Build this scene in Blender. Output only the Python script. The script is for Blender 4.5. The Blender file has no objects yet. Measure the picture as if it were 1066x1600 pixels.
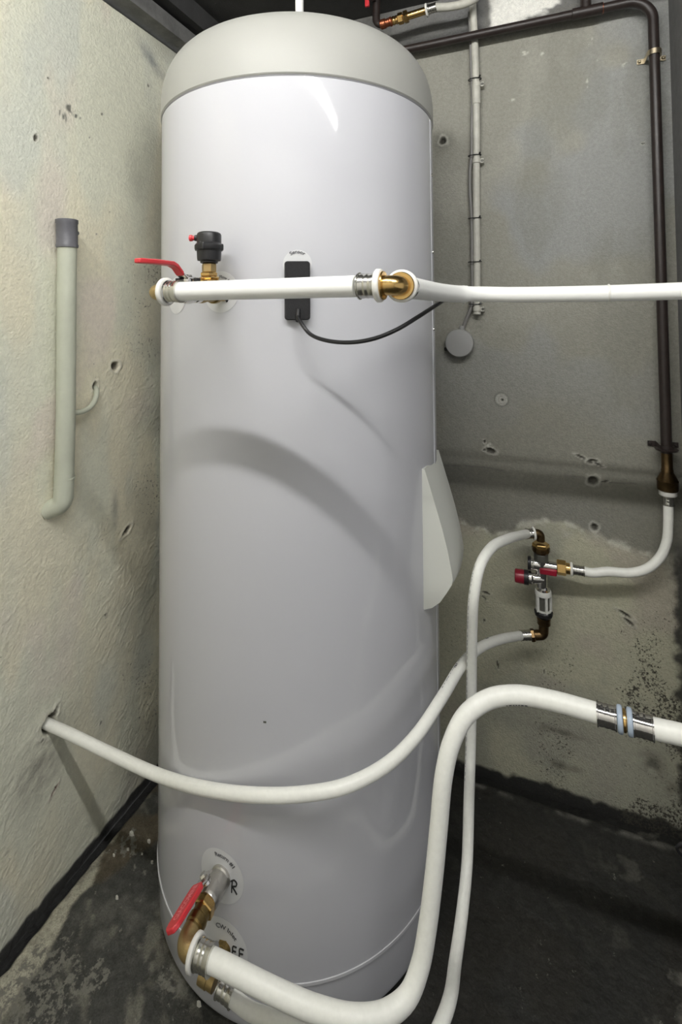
import bpy, math, random
import numpy as np
from mathutils import Vector, Matrix

random.seed(4)
SC = bpy.context.scene
COL = SC.collection
PI = math.pi

# ------------------------------------------------------------------ camera
cam_data = bpy.data.cameras.new('camera')
cam_data.sensor_fit = 'HORIZONTAL'
cam_data.sensor_width = 36.0
cam_data.lens = 36.0 * 788.45 / 1066.0
cam_data.shift_y = (464.41 - 800.0) / 1066.0
cam_data.clip_start = 0.01
cam = bpy.data.objects.new('camera', cam_data)
COL.objects.link(cam)
yaw, pitch, roll = 0.3729, 0.0358, -0.0073
cam.matrix_world = (Matrix.Translation((0, 0, 1.17)) @ Matrix.Rotation(yaw, 4, 'Z')
                    @ Matrix.Rotation(PI / 2 + pitch, 4, 'X') @ Matrix.Rotation(roll, 4, 'Z'))
SC.camera = cam

# ------------------------------------------------------------------ world, exposure
world = bpy.data.worlds.new('world')
SC.world = world
world.use_nodes = True
world.node_tree.nodes['Background'].inputs[0].default_value = (0.97, 0.98, 1.0, 1)
world.node_tree.nodes['Background'].inputs[1].default_value = 0.52
SC.view_settings.view_transform = 'Standard'
SC.view_settings.look = 'None'
SC.view_settings.exposure = 0.12
SC.view_settings.gamma = 1.0
SC.view_settings.use_curve_mapping = False
LAMP_STRENGTH = 130.0

# ------------------------------------------------------------------ materials
def srgb(r, g, b):
    f = lambda c: (c / 255 / 12.92) if c / 255 <= 0.04045 else ((c / 255 + 0.055) / 1.055) ** 2.4
    return (f(r), f(g), f(b), 1.0)

def pbr(name, color, rough=0.5, metal=0.0, coat=0.0, bump=0.0, bscale=200.0, mottle=0.0, mscale=30.0, spec=0.5, attr=None, coat_rough=0.05, grain=0.0, gscale=900.0, speck=0.0, speck_col=(0.06, 0.056, 0.045, 1)):
    m = bpy.data.materials.new(name)
    m.use_nodes = True
    nt = m.node_tree
    b = nt.nodes['Principled BSDF']
    b.inputs['Base Color'].default_value = color
    b.inputs['Roughness'].default_value = rough
    b.inputs['Metallic'].default_value = metal
    b.inputs['Specular IOR Level'].default_value = spec
    b.inputs['Coat Weight'].default_value = coat
    b.inputs['Coat Roughness'].default_value = coat_rough
    tc = nt.nodes.new('ShaderNodeTexCoord')
    src = None
    if attr:
        a = nt.nodes.new('ShaderNodeAttribute')
        a.attribute_name = attr
        src = a.outputs['Color']
    if mottle > 0:
        n = nt.nodes.new('ShaderNodeTexNoise')
        n.inputs['Scale'].default_value = mscale
        n.inputs['Detail'].default_value = 8
        n.inputs['Roughness'].default_value = 0.65
        nt.links.new(tc.outputs['Object'], n.inputs['Vector'])
        mr = nt.nodes.new('ShaderNodeMapRange')
        mr.inputs['From Min'].default_value = 0.25
        mr.inputs['From Max'].default_value = 0.75
        mr.inputs['To Min'].default_value = 1 - mottle
        mr.inputs['To Max'].default_value = 1 + mottle
        nt.links.new(n.outputs['Fac'], mr.inputs['Value'])
        mx = nt.nodes.new('ShaderNodeMix')
        mx.data_type = 'RGBA'
        mx.blend_type = 'MULTIPLY'
        mx.inputs['Factor'].default_value = 1.0
        if src is not None:
            nt.links.new(src, mx.inputs[6])
        else:
            mx.inputs[6].default_value = color
        nt.links.new(mr.outputs['Result'], mx.inputs[7])
        src = mx.outputs[2]
    if grain > 0:
        n3 = nt.nodes.new('ShaderNodeTexNoise')
        n3.inputs['Scale'].default_value = gscale
        n3.inputs['Detail'].default_value = 3
        nt.links.new(tc.outputs['Object'], n3.inputs['Vector'])
        mr3 = nt.nodes.new('ShaderNodeMapRange')
        mr3.inputs['From Min'].default_value = 0.3
        mr3.inputs['From Max'].default_value = 0.7
        mr3.inputs['To Min'].default_value = 1 - grain
        mr3.inputs['To Max'].default_value = 1 + grain
        nt.links.new(n3.outputs['Fac'], mr3.inputs['Value'])
        mx3 = nt.nodes.new('ShaderNodeMix')
        mx3.data_type = 'RGBA'
        mx3.blend_type = 'MULTIPLY'
        mx3.inputs['Factor'].default_value = 1.0
        nt.links.new(src, mx3.inputs[6])
        nt.links.new(mr3.outputs['Result'], mx3.inputs[7])
        src = mx3.outputs[2]
    if speck > 0:
        # small marks whose density is the alpha of the colour attribute
        n4 = nt.nodes.new('ShaderNodeTexNoise')
        n4.inputs['Scale'].default_value = speck
        n4.inputs['Detail'].default_value = 5
        n4.inputs['Roughness'].default_value = 0.7
        nt.links.new(tc.outputs['Object'], n4.inputs['Vector'])
        ma = nt.nodes.new('ShaderNodeMath'); ma.operation = 'MULTIPLY_ADD'
        nt.links.new(a.outputs['Alpha'], ma.inputs[0])
        ma.inputs[1].default_value = 0.22
        nt.links.new(n4.outputs['Fac'], ma.inputs[2])
        mr4 = nt.nodes.new('ShaderNodeMapRange')
        mr4.inputs['From Min'].default_value = 0.70
        mr4.inputs['From Max'].default_value = 0.76
        nt.links.new(ma.outputs[0], mr4.inputs['Value'])
        mx4 = nt.nodes.new('ShaderNodeMix')
        mx4.data_type = 'RGBA'
        nt.links.new(mr4.outputs['Result'], mx4.inputs[0])
        nt.links.new(src, mx4.inputs[6])
        mx4.inputs[7].default_value = speck_col
        src = mx4.outputs[2]
    if src is not None:
        nt.links.new(src, b.inputs['Base Color'])
    if bump > 0:
        n2 = nt.nodes.new('ShaderNodeTexNoise')
        n2.inputs['Scale'].default_value = bscale
        n2.inputs['Detail'].default_value = 6
        nt.links.new(tc.outputs['Object'], n2.inputs['Vector'])
        bp = nt.nodes.new('ShaderNodeBump')
        bp.inputs['Strength'].default_value = bump
        bp.inputs['Distance'].default_value = 0.004
        nt.links.new(n2.outputs['Fac'], bp.inputs['Height'])
        nt.links.new(bp.outputs['Normal'], b.inputs['Normal'])
    return m

M = {}
M['wall'] = pbr('painted_concrete', (0.5, 0.5, 0.45, 1), 0.75, bump=0.5, bscale=170, mottle=0.10, mscale=90, attr='Col', spec=0.3, grain=0.07, gscale=700, speck=150, speck_col=(0.13, 0.125, 0.105, 1))
M['backwall'] = pbr('bare_concrete', (0.4, 0.4, 0.36, 1), 0.8, bump=0.5, bscale=260, mottle=0.15, mscale=130, attr='Col', spec=0.3, grain=0.13, gscale=650, speck=210)
M['floor'] = pbr('dirty_floor', (0.05, 0.05, 0.045, 1), 0.62, bump=0.7, bscale=90, mottle=0.4, mscale=60, attr='Col', spec=0.35, grain=0.25, gscale=400, speck=70, speck_col=(0.17, 0.165, 0.14, 1))
M['gap_shade'] = pbr('gap_shade', (0.02, 0.02, 0.02, 1), 0.8, bump=0.5, bscale=80)
M['ceiling'] = pbr('dark_ceiling', (0.045, 0.045, 0.045, 1), 0.8, bump=0.3, mottle=0.3, mscale=12)  # plain dark tone, lightly mottled
M['beam'] = pbr('grey_beam', (0.16, 0.16, 0.155, 1), 0.7, bump=0.4, bscale=60, mottle=0.35, mscale=25)
M['bounce_wall'] = pbr('pale_bounce_wall', (0.80, 0.79, 0.76, 1), 0.8, bump=0.3, mottle=0.12, mscale=8)
M['jamb'] = pbr('pier_concrete', (0.15, 0.15, 0.148, 1), 0.8, bump=0.4, bscale=200, mottle=0.15, mscale=40)
M['jacket'] = pbr('white_enamel_jacket', (0.545, 0.548, 0.578, 1), 0.6, coat=0.9, coat_rough=0.06, spec=0.15)
M['cap'] = pbr('offwhite_plastic_cap', (0.37, 0.37, 0.342, 1), 0.5, bump=0.04, bscale=500)
M['cover'] = pbr('offwhite_cover', (0.64, 0.65, 0.60, 1), 0.45)
M['seamstrip'] = pbr('seam_strip', (0.62, 0.62, 0.64, 1), 0.35)
M['seamline'] = pbr('seam_groove', (0.25, 0.25, 0.26, 1), 0.5)
M['sticker'] = pbr('clear_white_label', (0.63, 0.635, 0.64, 1), 0.4)
M['ink'] = pbr('black_ink', (0.012, 0.012, 0.012, 1), 0.5)
M['grey_ink'] = pbr('grey_ink', (0.10, 0.10, 0.11, 1), 0.6)
M['pipe'] = pbr('white_pipe', (0.90, 0.90, 0.87, 1), 0.38)
M['hose'] = pbr('white_hose', (0.90, 0.90, 0.84, 1), 0.42, mottle=0.05, mscale=120)
M['collar'] = pbr('white_collar', (0.80, 0.79, 0.74, 1), 0.45)
M['clear_collar'] = pbr('bluish_clear_collar', (0.42, 0.50, 0.60, 1), 0.25)
M['steel'] = pbr('press_sleeve_steel', (0.62, 0.61, 0.57, 1), 0.22, metal=1.0)
M['chrome'] = pbr('chromed_brass', (0.75, 0.73, 0.70, 1), 0.12, metal=1.0)
M['dull_chrome'] = pbr('worn_chrome', (0.58, 0.56, 0.52, 1), 0.30, metal=1.0, bump=0.25, bscale=160)
M['brass'] = pbr('brass', (0.66, 0.44, 0.17, 1), 0.24, metal=1.0, bump=0.05, bscale=300)
M['dull_brass'] = pbr('dull_brass', (0.30, 0.215, 0.085, 1), 0.34, metal=1.0, mottle=0.35, mscale=90)
M['dark_brass'] = pbr('tarnished_brass', (0.13, 0.085, 0.04, 1), 0.36, metal=1.0, mottle=0.35, mscale=90)
M['raw_brass'] = pbr('rough_cast_brass', (0.44, 0.325, 0.15, 1), 0.45, metal=0.85, bump=0.15, bscale=400)
M['dark_pipe'] = pbr('brown_painted_pipe', (0.022, 0.015, 0.013, 1), 0.42, mottle=0.4, mscale=60)
M['copper'] = pbr('old_copper', (0.36, 0.12, 0.06, 1), 0.35, metal=0.9, mottle=0.5, mscale=120)
M['red'] = pbr('red_coating', (0.62, 0.035, 0.045, 1), 0.35, coat=0.3)
M['dark_red'] = pbr('dark_red_plastic', (0.27, 0.010, 0.026, 1), 0.3)
M['letter_highlight'] = pbr('raised_lettering_highlight', (0.80, 0.25, 0.27, 1), 0.4)  # highlights on the raised letters, put in as a pink colour
M['black'] = pbr('black_plastic', (0.012, 0.012, 0.013, 1), 0.42)
M['foam'] = pbr('black_foam', (0.014, 0.014, 0.015, 1), 0.85, bump=0.4, bscale=700)
M['cable'] = pbr('black_cable', (0.010, 0.010, 0.011, 1), 0.35)
M['conduit'] = pbr('grey_white_conduit', (0.52, 0.51, 0.45, 1), 0.5, mottle=0.15, mscale=60)
M['grey_cable'] = pbr('grey_cable', (0.19, 0.185, 0.175, 1), 0.5)
M['grey_box'] = pbr('grey_box_plastic', (0.30, 0.30, 0.29, 1), 0.5)
M['drain'] = pbr('overpainted_drain_pipe', (0.52, 0.54, 0.44, 1), 0.55, bump=0.25, bscale=60, mottle=0.08, mscale=20)
M['grey_coupling'] = pbr('grey_coupling', (0.13, 0.13, 0.145, 1), 0.45, mottle=0.1, mscale=80)
M['galv'] = pbr('plated_clip', (0.55, 0.47, 0.33, 1), 0.3, metal=1.0)
M['cage'] = pbr('white_strainer_cage', (0.62, 0.62, 0.58, 1), 0.4)
M['mesh'] = pbr('strainer_mesh', (0.10, 0.10, 0.085, 1), 0.5, metal=0.3)
M['chip'] = pbr('plaster_chip', (0.55, 0.54, 0.48, 1), 0.8)
M['lamp_body'] = pbr('lamp_body', (0.7, 0.7, 0.68, 1), 0.5)
em = bpy.data.materials.new('fluorescent_tube')
em.use_nodes = True
nt = em.node_tree
nt.nodes.remove(nt.nodes['Principled BSDF'])
e = nt.nodes.new('ShaderNodeEmission')
e.inputs[0].default_value = (1.0, 0.99, 0.965, 1)
e.inputs[1].default_value = LAMP_STRENGTH
nt.links.new(e.outputs[0], nt.nodes['Material Output'].inputs[0])
M['tube_light'] = em

# ------------------------------------------------------------------ mesh helpers
class MB:
    """collects vertices and faces in world coordinates"""
    def __init__(self):
        self.v = []; self.f = []; self.uv = None
    def add(self, verts, faces):
        n = len(self.v)
        self.v += [tuple(p) for p in verts]
        self.f += [tuple(i + n for i in q) for q in faces]
        return self

def frame(d):
    d = Vector(d).normalized()
    up = Vector((0, 0, 1)) if abs(d.z) < 0.9 else Vector((0, 1, 0))
    a = d.cross(up).normalized()
    return d, a, d.cross(a).normalized()

def lathe(mb, prof, o, d, n=28, rot=0.0, flat=1.0):
    """prof: list of (t, r) along axis d from o"""
    o = Vector(o); d, a, b = frame(d)
    vs, fs = [], []
    for t, r in prof:
        for k in range(n):
            g = 2 * PI * k / n + rot
            vs.append(o + d * t + a * (math.cos(g) * r) + b * (math.sin(g) * r * flat))
    m = len(prof)
    for i in range(m - 1):
        for k in range(n):
            k2 = (k + 1) % n
            fs.append((i * n + k, i * n + k2, (i + 1) * n + k2, (i + 1) * n + k))
    fs.append(tuple(range(n - 1, -1, -1)))
    fs.append(tuple((m - 1) * n + k for k in range(n)))
    return mb.add(vs, fs)

def hexn(mb, r, t0, t1, o, d, rot=0.0, c=0.0015):
    return lathe(mb, [(t0, r - c), (t0 + c, r), (t1 - c, r), (t1, r - c)], o, d, n=6, rot=rot)

def smooth_path(pts, step=0.006):
    """centripetal-like Catmull-Rom through pts, resampled"""
    P = [np.array(p, float) for p in pts]
    P = [2 * P[0] - P[1]] + P + [2 * P[-1] - P[-2]]
    out = []
    for i in range(1, len(P) - 2):
        p0, p1, p2, p3 = P[i - 1:i + 3]
        k = [0.0]
        for a_, b_ in ((p0, p1), (p1, p2), (p2, p3)):
            k.append(k[-1] + max(1e-6, np.linalg.norm(b_ - a_)) ** 0.5)
        n = max(2, int(np.linalg.norm(p2 - p1) / step))
        for t in np.linspace(k[1], k[2], n, endpoint=False):
            A1 = (k[1] - t) / (k[1] - k[0]) * p0 + (t - k[0]) / (k[1] - k[0]) * p1
            A2 = (k[2] - t) / (k[2] - k[1]) * p1 + (t - k[1]) / (k[2] - k[1]) * p2
            A3 = (k[3] - t) / (k[3] - k[2]) * p2 + (t - k[2]) / (k[3] - k[2]) * p3
            B1 = (k[2] - t) / (k[2] - k[0]) * A1 + (t - k[0]) / (k[2] - k[0]) * A2
            B2 = (k[3] - t) / (k[3] - k[1]) * A2 + (t - k[1]) / (k[3] - k[1]) * A3
            out.append((k[2] - t) / (k[2] - k[1]) * B1 + (t - k[1]) / (k[2] - k[1]) * B2)
    out.append(P[-2])
    return [Vector(p) for p in out]

def arc_path(a, c, b, r, n=10):
    """straight a -> c -> b with the corner rounded to radius r"""
    a, c, b = Vector(a), Vector(c), Vector(b)
    u = (a - c).normalized(); w = (b - c).normalized()
    ang = u.angle(w); t = r / math.tan(ang / 2)
    ctr = c + (u + w).normalized() * (r / math.sin(ang / 2))
    p0 = c + u * t - ctr; p1 = c + w * t - ctr
    pts = [a]
    for i in range(n + 1):
        s = i / n; om = p0.angle(p1)
        pts.append(ctr + (p0 * math.sin((1 - s) * om) + p1 * math.sin(s * om)) / math.sin(om))
    pts.append(b)
    return pts

def tube(mb, pts, r, n=20, caps=True):
    pts = [Vector(p) for p in pts]
    m = len(pts)
    rs = r if isinstance(r, (list, tuple)) else [r] * m
    tang = []
    for i in range(m):
        t = (pts[min(i + 1, m - 1)] - pts[max(i - 1, 0)])
        tang.append(t.normalized())
    _, a, b = frame(tang[0])
    vs, fs = [], []
    for i in range(m):
        if i:
            q = tang[i - 1].rotation_difference(tang[i])
            a = q @ a
            a = (a - tang[i] * a.dot(tang[i])).normalized()
        b = tang[i].cross(a)
        for k in range(n):
            g = 2 * PI * k / n
            vs.append(pts[i] + a * (math.cos(g) * rs[i]) + b * (math.sin(g) * rs[i]))
    for i in range(m - 1):
        for k in range(n):
            k2 = (k + 1) % n
            fs.append((i * n + k, i * n + k2, (i + 1) * n + k2, (i + 1) * n + k))
    if caps:
        fs.append(tuple(range(n - 1, -1, -1)))
        fs.append(tuple((m - 1) * n + k for k in range(n)))
    return mb.add(vs, fs)

def box(mb, lo, hi):
    x0, y0, z0 = lo; x1, y1, z1 = hi
    v = [(x0, y0, z0), (x1, y0, z0), (x1, y1, z0), (x0, y1, z0), (x0, y0, z1), (x1, y0, z1), (x1, y1, z1), (x0, y1, z1)]
    f = [(0, 3, 2, 1), (4, 5, 6, 7), (0, 1, 5, 4), (1, 2, 6, 5), (2, 3, 7, 6), (3, 0, 4, 7)]
    return mb.add(v, f)

def slab(mb, poly, o, ex, ey, ez, th):
    """extrude a 2D polygon (in ex, ey) by th along ez"""
    o = Vector(o); ex = Vector(ex).normalized(); ey = Vector(ey).normalized(); ez = Vector(ez).normalized()
    n = len(poly)
    v = [o + ex * p[0] + ey * p[1] for p in poly] + [o + ex * p[0] + ey * p[1] + ez * th for p in poly]
    f = [tuple(range(n - 1, -1, -1)), tuple(range(n, 2 * n))]
    for i in range(n):
        j = (i + 1) % n
        f.append((i, j, n + j, n + i))
    return mb.add(v, f)

def wloc(o):
    p = Vector((0, 0, 0))
    while o is not None:
        p = p + o.location; o = o.parent
    return p

def fix_normals(me):
    import bmesh
    bm = bmesh.new(); bm.from_mesh(me)
    bmesh.ops.recalc_face_normals(bm, faces=bm.faces)
    bm.to_mesh(me); bm.free()

def obj(name, mb, mat, parent=None, loc=None, smooth=35, label=None, bevel=0.0, fix=True):
    """link one mesh object; mb is in world coordinates"""
    if parent is not None:
        base = wloc(parent); own = Vector((0, 0, 0))
    else:
        if loc is None:
            xs = np.array(mb.v); loc = (float(xs[:, 0].mean()), float(xs[:, 1].mean()), float(xs[:, 2].min()))
        own = Vector(loc); base = own
    me = bpy.data.meshes.new(name)
    me.from_pydata([tuple(Vector(p) - base) for p in mb.v], [], mb.f)
    if fix:
        fix_normals(me)
    me.materials.append(M[mat] if isinstance(mat, str) else mat)
    if smooth:
        for p in me.polygons:
            p.use_smooth = True
        me.set_sharp_from_angle(angle=math.radians(smooth))
    me.update()
    o = bpy.data.objects.new(name, me)
    COL.objects.link(o)
    if parent is not None:
        o.parent = parent
    else:
        o.location = own
    if label:
        o['label'] = label
    if bevel:
        b = o.modifiers.new('bevel', 'BEVEL'); b.width = bevel; b.segments = 2; b.limit_method = 'ANGLE'
        b.angle_limit = math.radians(40)
    return o

def tag(o, label, cat, group=None):
    o['label'] = label; o['category'] = cat
    if group: o['group'] = group
    return o

def thing(name, label, cat, loc, group=None):
    o = bpy.data.objects.new(name, None)
    COL.objects.link(o)
    o.location = loc
    o.empty_display_size = 0.03
    return tag(o, label, cat, group)

def V(*a): return Vector(a)

# ------------------------------------------------------------------ noise for the uneven walls
def vnoise(U, W, scale, seed):
    rng = np.random.RandomState(seed)
    G = rng.rand(256, 256)
    x = U * scale + 1000.0; y = W * scale + 1000.0
    xi = np.floor(x).astype(int); yi = np.floor(y).astype(int)
    fx = x - xi; fy = y - yi
    fx = fx * fx * (3 - 2 * fx); fy = fy * fy * (3 - 2 * fy)
    g = lambda i, j: G[i % 256, j % 256]
    return (g(xi, yi) * (1 - fx) + g(xi + 1, yi) * fx) * (1 - fy) + (g(xi, yi + 1) * (1 - fx) + g(xi + 1, yi + 1) * fx) * fy

def fbm(U, W, scale, seed, octv=5, gain=0.5):
    s = np.zeros_like(U); a = 1.0; t = 0.0
    for k in range(octv):
        s += a * vnoise(U, W, scale * 2 ** k, seed + k); t += a; a *= gain
    return s / t

def sst(a, b, x):
    t = np.clip((x - a) / (b - a), 0, 1)
    return t * t * (3 - 2 * t)

def mixc(c, col, f):
    return c * (1 - f[..., None]) + np.array(col) * f[..., None]

def grid_wall(name, us, ws, o, eu, ew, en, height, color, density, mat):
    """a wall as a fine grid: o + u*eu + w*ew + height*en, one colour per vertex"""
    U, W = np.meshgrid(us, ws, indexing='ij')
    H = height(U, W); C = color(U, W)
    o, eu, ew, en = [np.array(q, float) for q in (o, eu, ew, en)]
    P = o + U[..., None] * eu + W[..., None] * ew + H[..., None] * en
    nu, nw = len(us), len(ws)
    I = np.arange(nu * nw).reshape(nu, nw)
    F = np.stack([I[:-1, :-1], I[1:, :-1], I[1:, 1:], I[:-1, 1:]], -1).reshape(-1, 4)
    if np.dot(np.cross(eu, ew), en) < 0:
        F = F[:, ::-1]
    me = bpy.data.meshes.new(name)
    me.vertices.add(nu * nw); me.vertices.foreach_set('co', P.reshape(-1).astype(np.float32))
    me.loops.add(F.size); me.loops.foreach_set('vertex_index', F.reshape(-1).astype(np.int32))
    me.polygons.add(len(F))
    me.polygons.foreach_set('loop_start', np.arange(0, F.size, 4, dtype=np.int32))
    me.polygons.foreach_set('use_smooth', np.ones(len(F), dtype=bool))
    ca = me.color_attributes.new('Col', 'FLOAT_COLOR', 'POINT')
    rgba = np.zeros((nu * nw, 4), np.float32); rgba[:, :3] = np.clip(C.reshape(-1, 3), 0, 1)
    rgba[:, 3] = np.clip(density(U, W), 0, 1).reshape(-1)
    ca.data.foreach_set('color', rgba.reshape(-1))
    me.update(calc_edges=True); me.validate()
    me.materials.append(M[mat])
    ob = bpy.data.objects.new(name, me)
    COL.objects.link(ob)
    ob['kind'] = 'structure'
    return ob

# craters, chips and stains, given in wall coordinates
def crater_h(U, W, holes, seed):
    H = np.zeros_like(U)
    n = fbm(U, W, 90, seed, 3)
    for (hu, hw, ru, rw, dep, ang) in holes:
        c, s = math.cos(ang), math.sin(ang)
        du, dw = U - hu, W - hw
        d = np.sqrt(((du * c + dw * s) / ru) ** 2 + ((-du * s + dw * c) / rw) ** 2) * (0.65 + 0.7 * n)
        H -= dep * (1 - sst(0.45, 1.0, d))
        H += 0.0018 * np.exp(-((d - 1.35) / 0.25) ** 2)
    return H

def crater_c(U, W, C, holes, dark, rim, seed):
    n = fbm(U, W, 90, seed, 3)
    for (hu, hw, ru, rw, dep, ang) in holes:
        c, s = math.cos(ang), math.sin(ang)
        du, dw = U - hu, W - hw
        d = np.sqrt(((du * c + dw * s) / ru) ** 2 + ((-du * s + dw * c) / rw) ** 2) * (0.65 + 0.7 * n)
        C = mixc(C, rim, 0.55 * np.exp(-((d - 1.3) / 0.28) ** 2))
        C = mixc(C, dark, 0.92 * (1 - sst(0.7, 1.0, d)))
    return C

# ------------------------------------------------------------------ the room
XL, YB, XR, ZC = -0.949, 1.383, 0.303, 2.045
lin = np.linspace

# left wall: u = y, w = z
L_holes = []
for p, ru, rw, dep, ang in (
        ((-0.9490, 0.9344, 1.0521), .0115, .012, .014, 0.2), ((-0.9490, 0.9750, 0.6476), .017, .0075, .012, 0.5),
        ((-0.9490, 0.8749, 1.0127), .008, .010, .014, 0), ((-0.9490, 0.7698, 0.3366), .018, .019, .03, 0),
        ((-0.9490, 0.7843, 0.3504), .0065, .014, .012, -0.5), ((-0.9490, 0.7202, 1.5353), .004, .008, .004, -0.2),
        ((-0.9490, 0.7485, 1.6725), .0025, .003, .004, 0), ((-0.9490, 0.8891, 1.6487), .003, .003, .004, 0),
        ((-0.9490, 0.8535, 1.5805), .0025, .0025, .003, 0), ((-0.9490, 0.8742, 1.3613), .002, .002, .003, 0),
        ((-0.9490, 0.9146, 1.4195), .002, .002, .003, 0), ((-0.9490, 1.0413, 1.7812), .005, .003, .004, 0),
        ((-0.9490, 0.7836, 0.1958), .011, .0028, .004, 0.65), ((-0.9490, 0.9123, 0.4795), .003, .004, .004, 0),
        ((-0.9490, 0.7543, 0.3179), .003, .003, .004, 0), ((-0.9490, 0.9023, 0.2433), .003, .004, .004, 0)):
    L_holes.append((p[1], p[2], ru, rw, dep, ang))

def left_h(U, W):
    H = 0.004 * (fbm(U, W, 3.0, 11, 4) - 0.5) + 0.0022 * (fbm(U * 0.8 + W * 0.3, W, 26, 21, 4) - 0.5) * (0.35 + 0.65 * sst(1.6, 0.8, W))
    ridg = 1 - np.abs(2 * fbm(U * 0.7 - W * 0.7, (U + W) * 0.45, 60, 31, 3) - 1)
    H += 0.0011 * sst(0.86, 1.0, ridg) * sst(0.42, 0.62, fbm(U, W, 6, 37, 2)) * (0.25 + 0.75 * sst(1.5, 0.7, W))
    return H + crater_h(U, W, L_holes, 41)

def left_c(U, W):
    C = np.zeros(U.shape + (3,)) + np.array((0.74, 0.74, 0.61))
    C = mixc(C, (0.81, 0.76, 0.59), sst(0.42, 0.62, fbm(U * 1.6, W * 0.6, 5.0, 51, 3)) * 0.9)
    C = mixc(C, (0.77, 0.70, 0.61), sst(0.55, 0.75, fbm(U * 1.3, W * 0.7, 6.0, 61, 3)) * 0.8)
    C = mixc(C, (0.67, 0.69, 0.61), sst(0.52, 0.72, fbm(U * 1.4, W * 0.6, 5.5, 71, 3)) * 0.8)
    C = mixc(C, (0.60, 0.60, 0.50), sst(0.9, 0.2, W) * 0.35 * sst(0.3, 0.6, fbm(U, W, 7, 77, 3)))
    # greyer, speckled patches close to the tank
    tank_side = sst(0.93, 1.12, U + 0.18 * (fbm(U, W, 9, 81, 3) - 0.5))
    C = mixc(C, (0.34, 0.34, 0.29), tank_side * 0.55 * sst(0.25, 0.55, fbm(U, W, 5, 85, 3)))
    p = (-0.9490, 1.0525, 1.8538)
    g = np.exp(-(((U - p[1]) / .05) ** 2 + ((W - p[2] - 0.6 * (p[1] - U)) / .022) ** 2))
    C = mixc(C, (0.24, 0.25, 0.25), np.clip(g * (0.35 + fbm(U, W, 60, 97, 3)), 0, 1) * 0.75)
    # dark scraped marks
    for (p, a, b) in (((-0.9490, 0.7879, 1.6024), .006, .012), ((-0.9490, 0.8020, 1.6276), .012, .009), ((-0.9490, 0.8187, 1.6166), .012, .004), ((-0.9490, 0.7752, 1.6145), .003, .012)):
        d = np.sqrt(((U - p[1]) / a) ** 2 + ((W - p[2]) / b) ** 2)
        f = (1 - sst(0.7, 1.2, d)) * sst(0.35, 0.5, fbm(U * 2, W * 0.6, 90, 99, 2))
        C = mixc(C, (0.10, 0.105, 0.09), f * 0.85)
    # rough grey rubbed area and a rust line under the pipe hole, dark smear above the lower chip
    p = (-0.9490, 0.7496, 0.2619)
    g = np.exp(-(((U - p[1]) / .045) ** 2 + ((W - p[2]) / .05) ** 2))
    C = mixc(C, (0.25, 0.235, 0.20), np.clip(g * (fbm(U - W * .6, W, 70, 101, 3) * 1.5 - .25), 0, 1))
    p = (-0.9490, 0.9382, 0.7131)
    g = np.exp(-(((U - p[1]) / .010) ** 2 + ((W - p[2]) / .035) ** 2))
    C = mixc(C, (0.26, 0.26, 0.22), np.clip(g, 0, 1) * 0.65)
    C = crater_c(U, W, C, L_holes, (0.055, 0.048, 0.035), (0.62, 0.60, 0.52), 41)
    p = (-0.9490, 0.7836, 0.1958)
    du, dw = U - p[1], W - p[2]
    g = np.exp(-(((du * .8 + dw * .6) / .014) ** 2 + ((-du * .6 + dw * .8) / .002) ** 2))
    C = mixc(C, (0.16, 0.045, 0.035), np.clip(g, 0, 1) * 0.9)
    # tar-black base of the wall
    C = mixc(C, (0.05, 0.05, 0.048), sst(0.008, 0.0, W + 0.012 * (fbm(U, W, 40, 105, 3) - 0.5)))
    return C

def left_d(U, W):
    tank_side = sst(0.90, 1.12, U + 0.2 * (fbm(U, W, 9, 81, 3) - 0.5))
    return 0.10 + 0.32 * sst(0.5, 0.7, fbm(U, W, 7, 95, 3)) * (0.35 + tank_side) + 0.15 * tank_side * sst(0.4, 0.6, fbm(U, W, 14, 96, 3))

ys = np.concatenate([lin(-1.5, 0.56, 22), np.arange(0.565, 1.383, 0.0026), [1.383]])
zs = np.concatenate([lin(-0.03, -0.011, 3), np.arange(-0.01, 1.921, 0.0028), [1.921]])
grid_wall('wall_left', ys, zs, (XL, 0, 0), (0, 1, 0), (0, 0, 1), (1, 0, 0), left_h, left_c, left_d, 'wall')

# back wall: u = x, w = z
B_holes = []
for p, ru, rw, dep, ang in (
        ((-0.2366, 1.3830, 1.6484), .009, .010, .012, 0), ((-0.0926, 1.3830, 0.9467), .0035, .0035, .010, 0),
        ((-0.1395, 1.3830, 0.8355), .004, .004, .008, 0), ((-0.1237, 1.3830, 0.8137), .013, .008, .008, -0.2),
        ((-0.1399, 1.3830, 0.8139), .004, .003, .004, 0),
        ((0.1139, 1.3830, 0.8087), .013, .006, .008, 0.1), ((0.0900, 1.3830, 0.8173), .014, .003, .004, -0.4), ((0.1291, 1.3830, 0.8025), .010, .003, .004, -0.4),
        ((0.1157, 1.3830, 0.7626), .012, .010, .012, 0), ((0.1407, 1.3830, 0.7638), .009, .0018, .003, 0.15),
        ((0.1159, 1.3830, 0.6520), .008, .008, .007, 0.4), ((0.1757, 1.3830, 0.4586), .016, .004, .005, -0.5), ((0.1833, 1.3830, 0.4424), .014, .004, .004, -0.6),
        ((0.2420, 1.3830, 1.5779), .004, .003, .005, 0), ((-0.1413, 1.3830, 0.4478), .012, .0025, .004, -0.1), ((-0.1463, 1.3830, 0.4338), .010, .0022, .004, -0.7),
        ((-0.1157, 1.3830, 0.2721), .002, .012, .004, 0.1), ((-0.1473, 1.3830, 0.3765), .004, .004, .004, 0),
        ((-0.0055, 1.3830, 0.2812), .002, .006, .003, 0)):
    B_holes.append((p[0], p[2], ru, rw, dep, ang))

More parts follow.
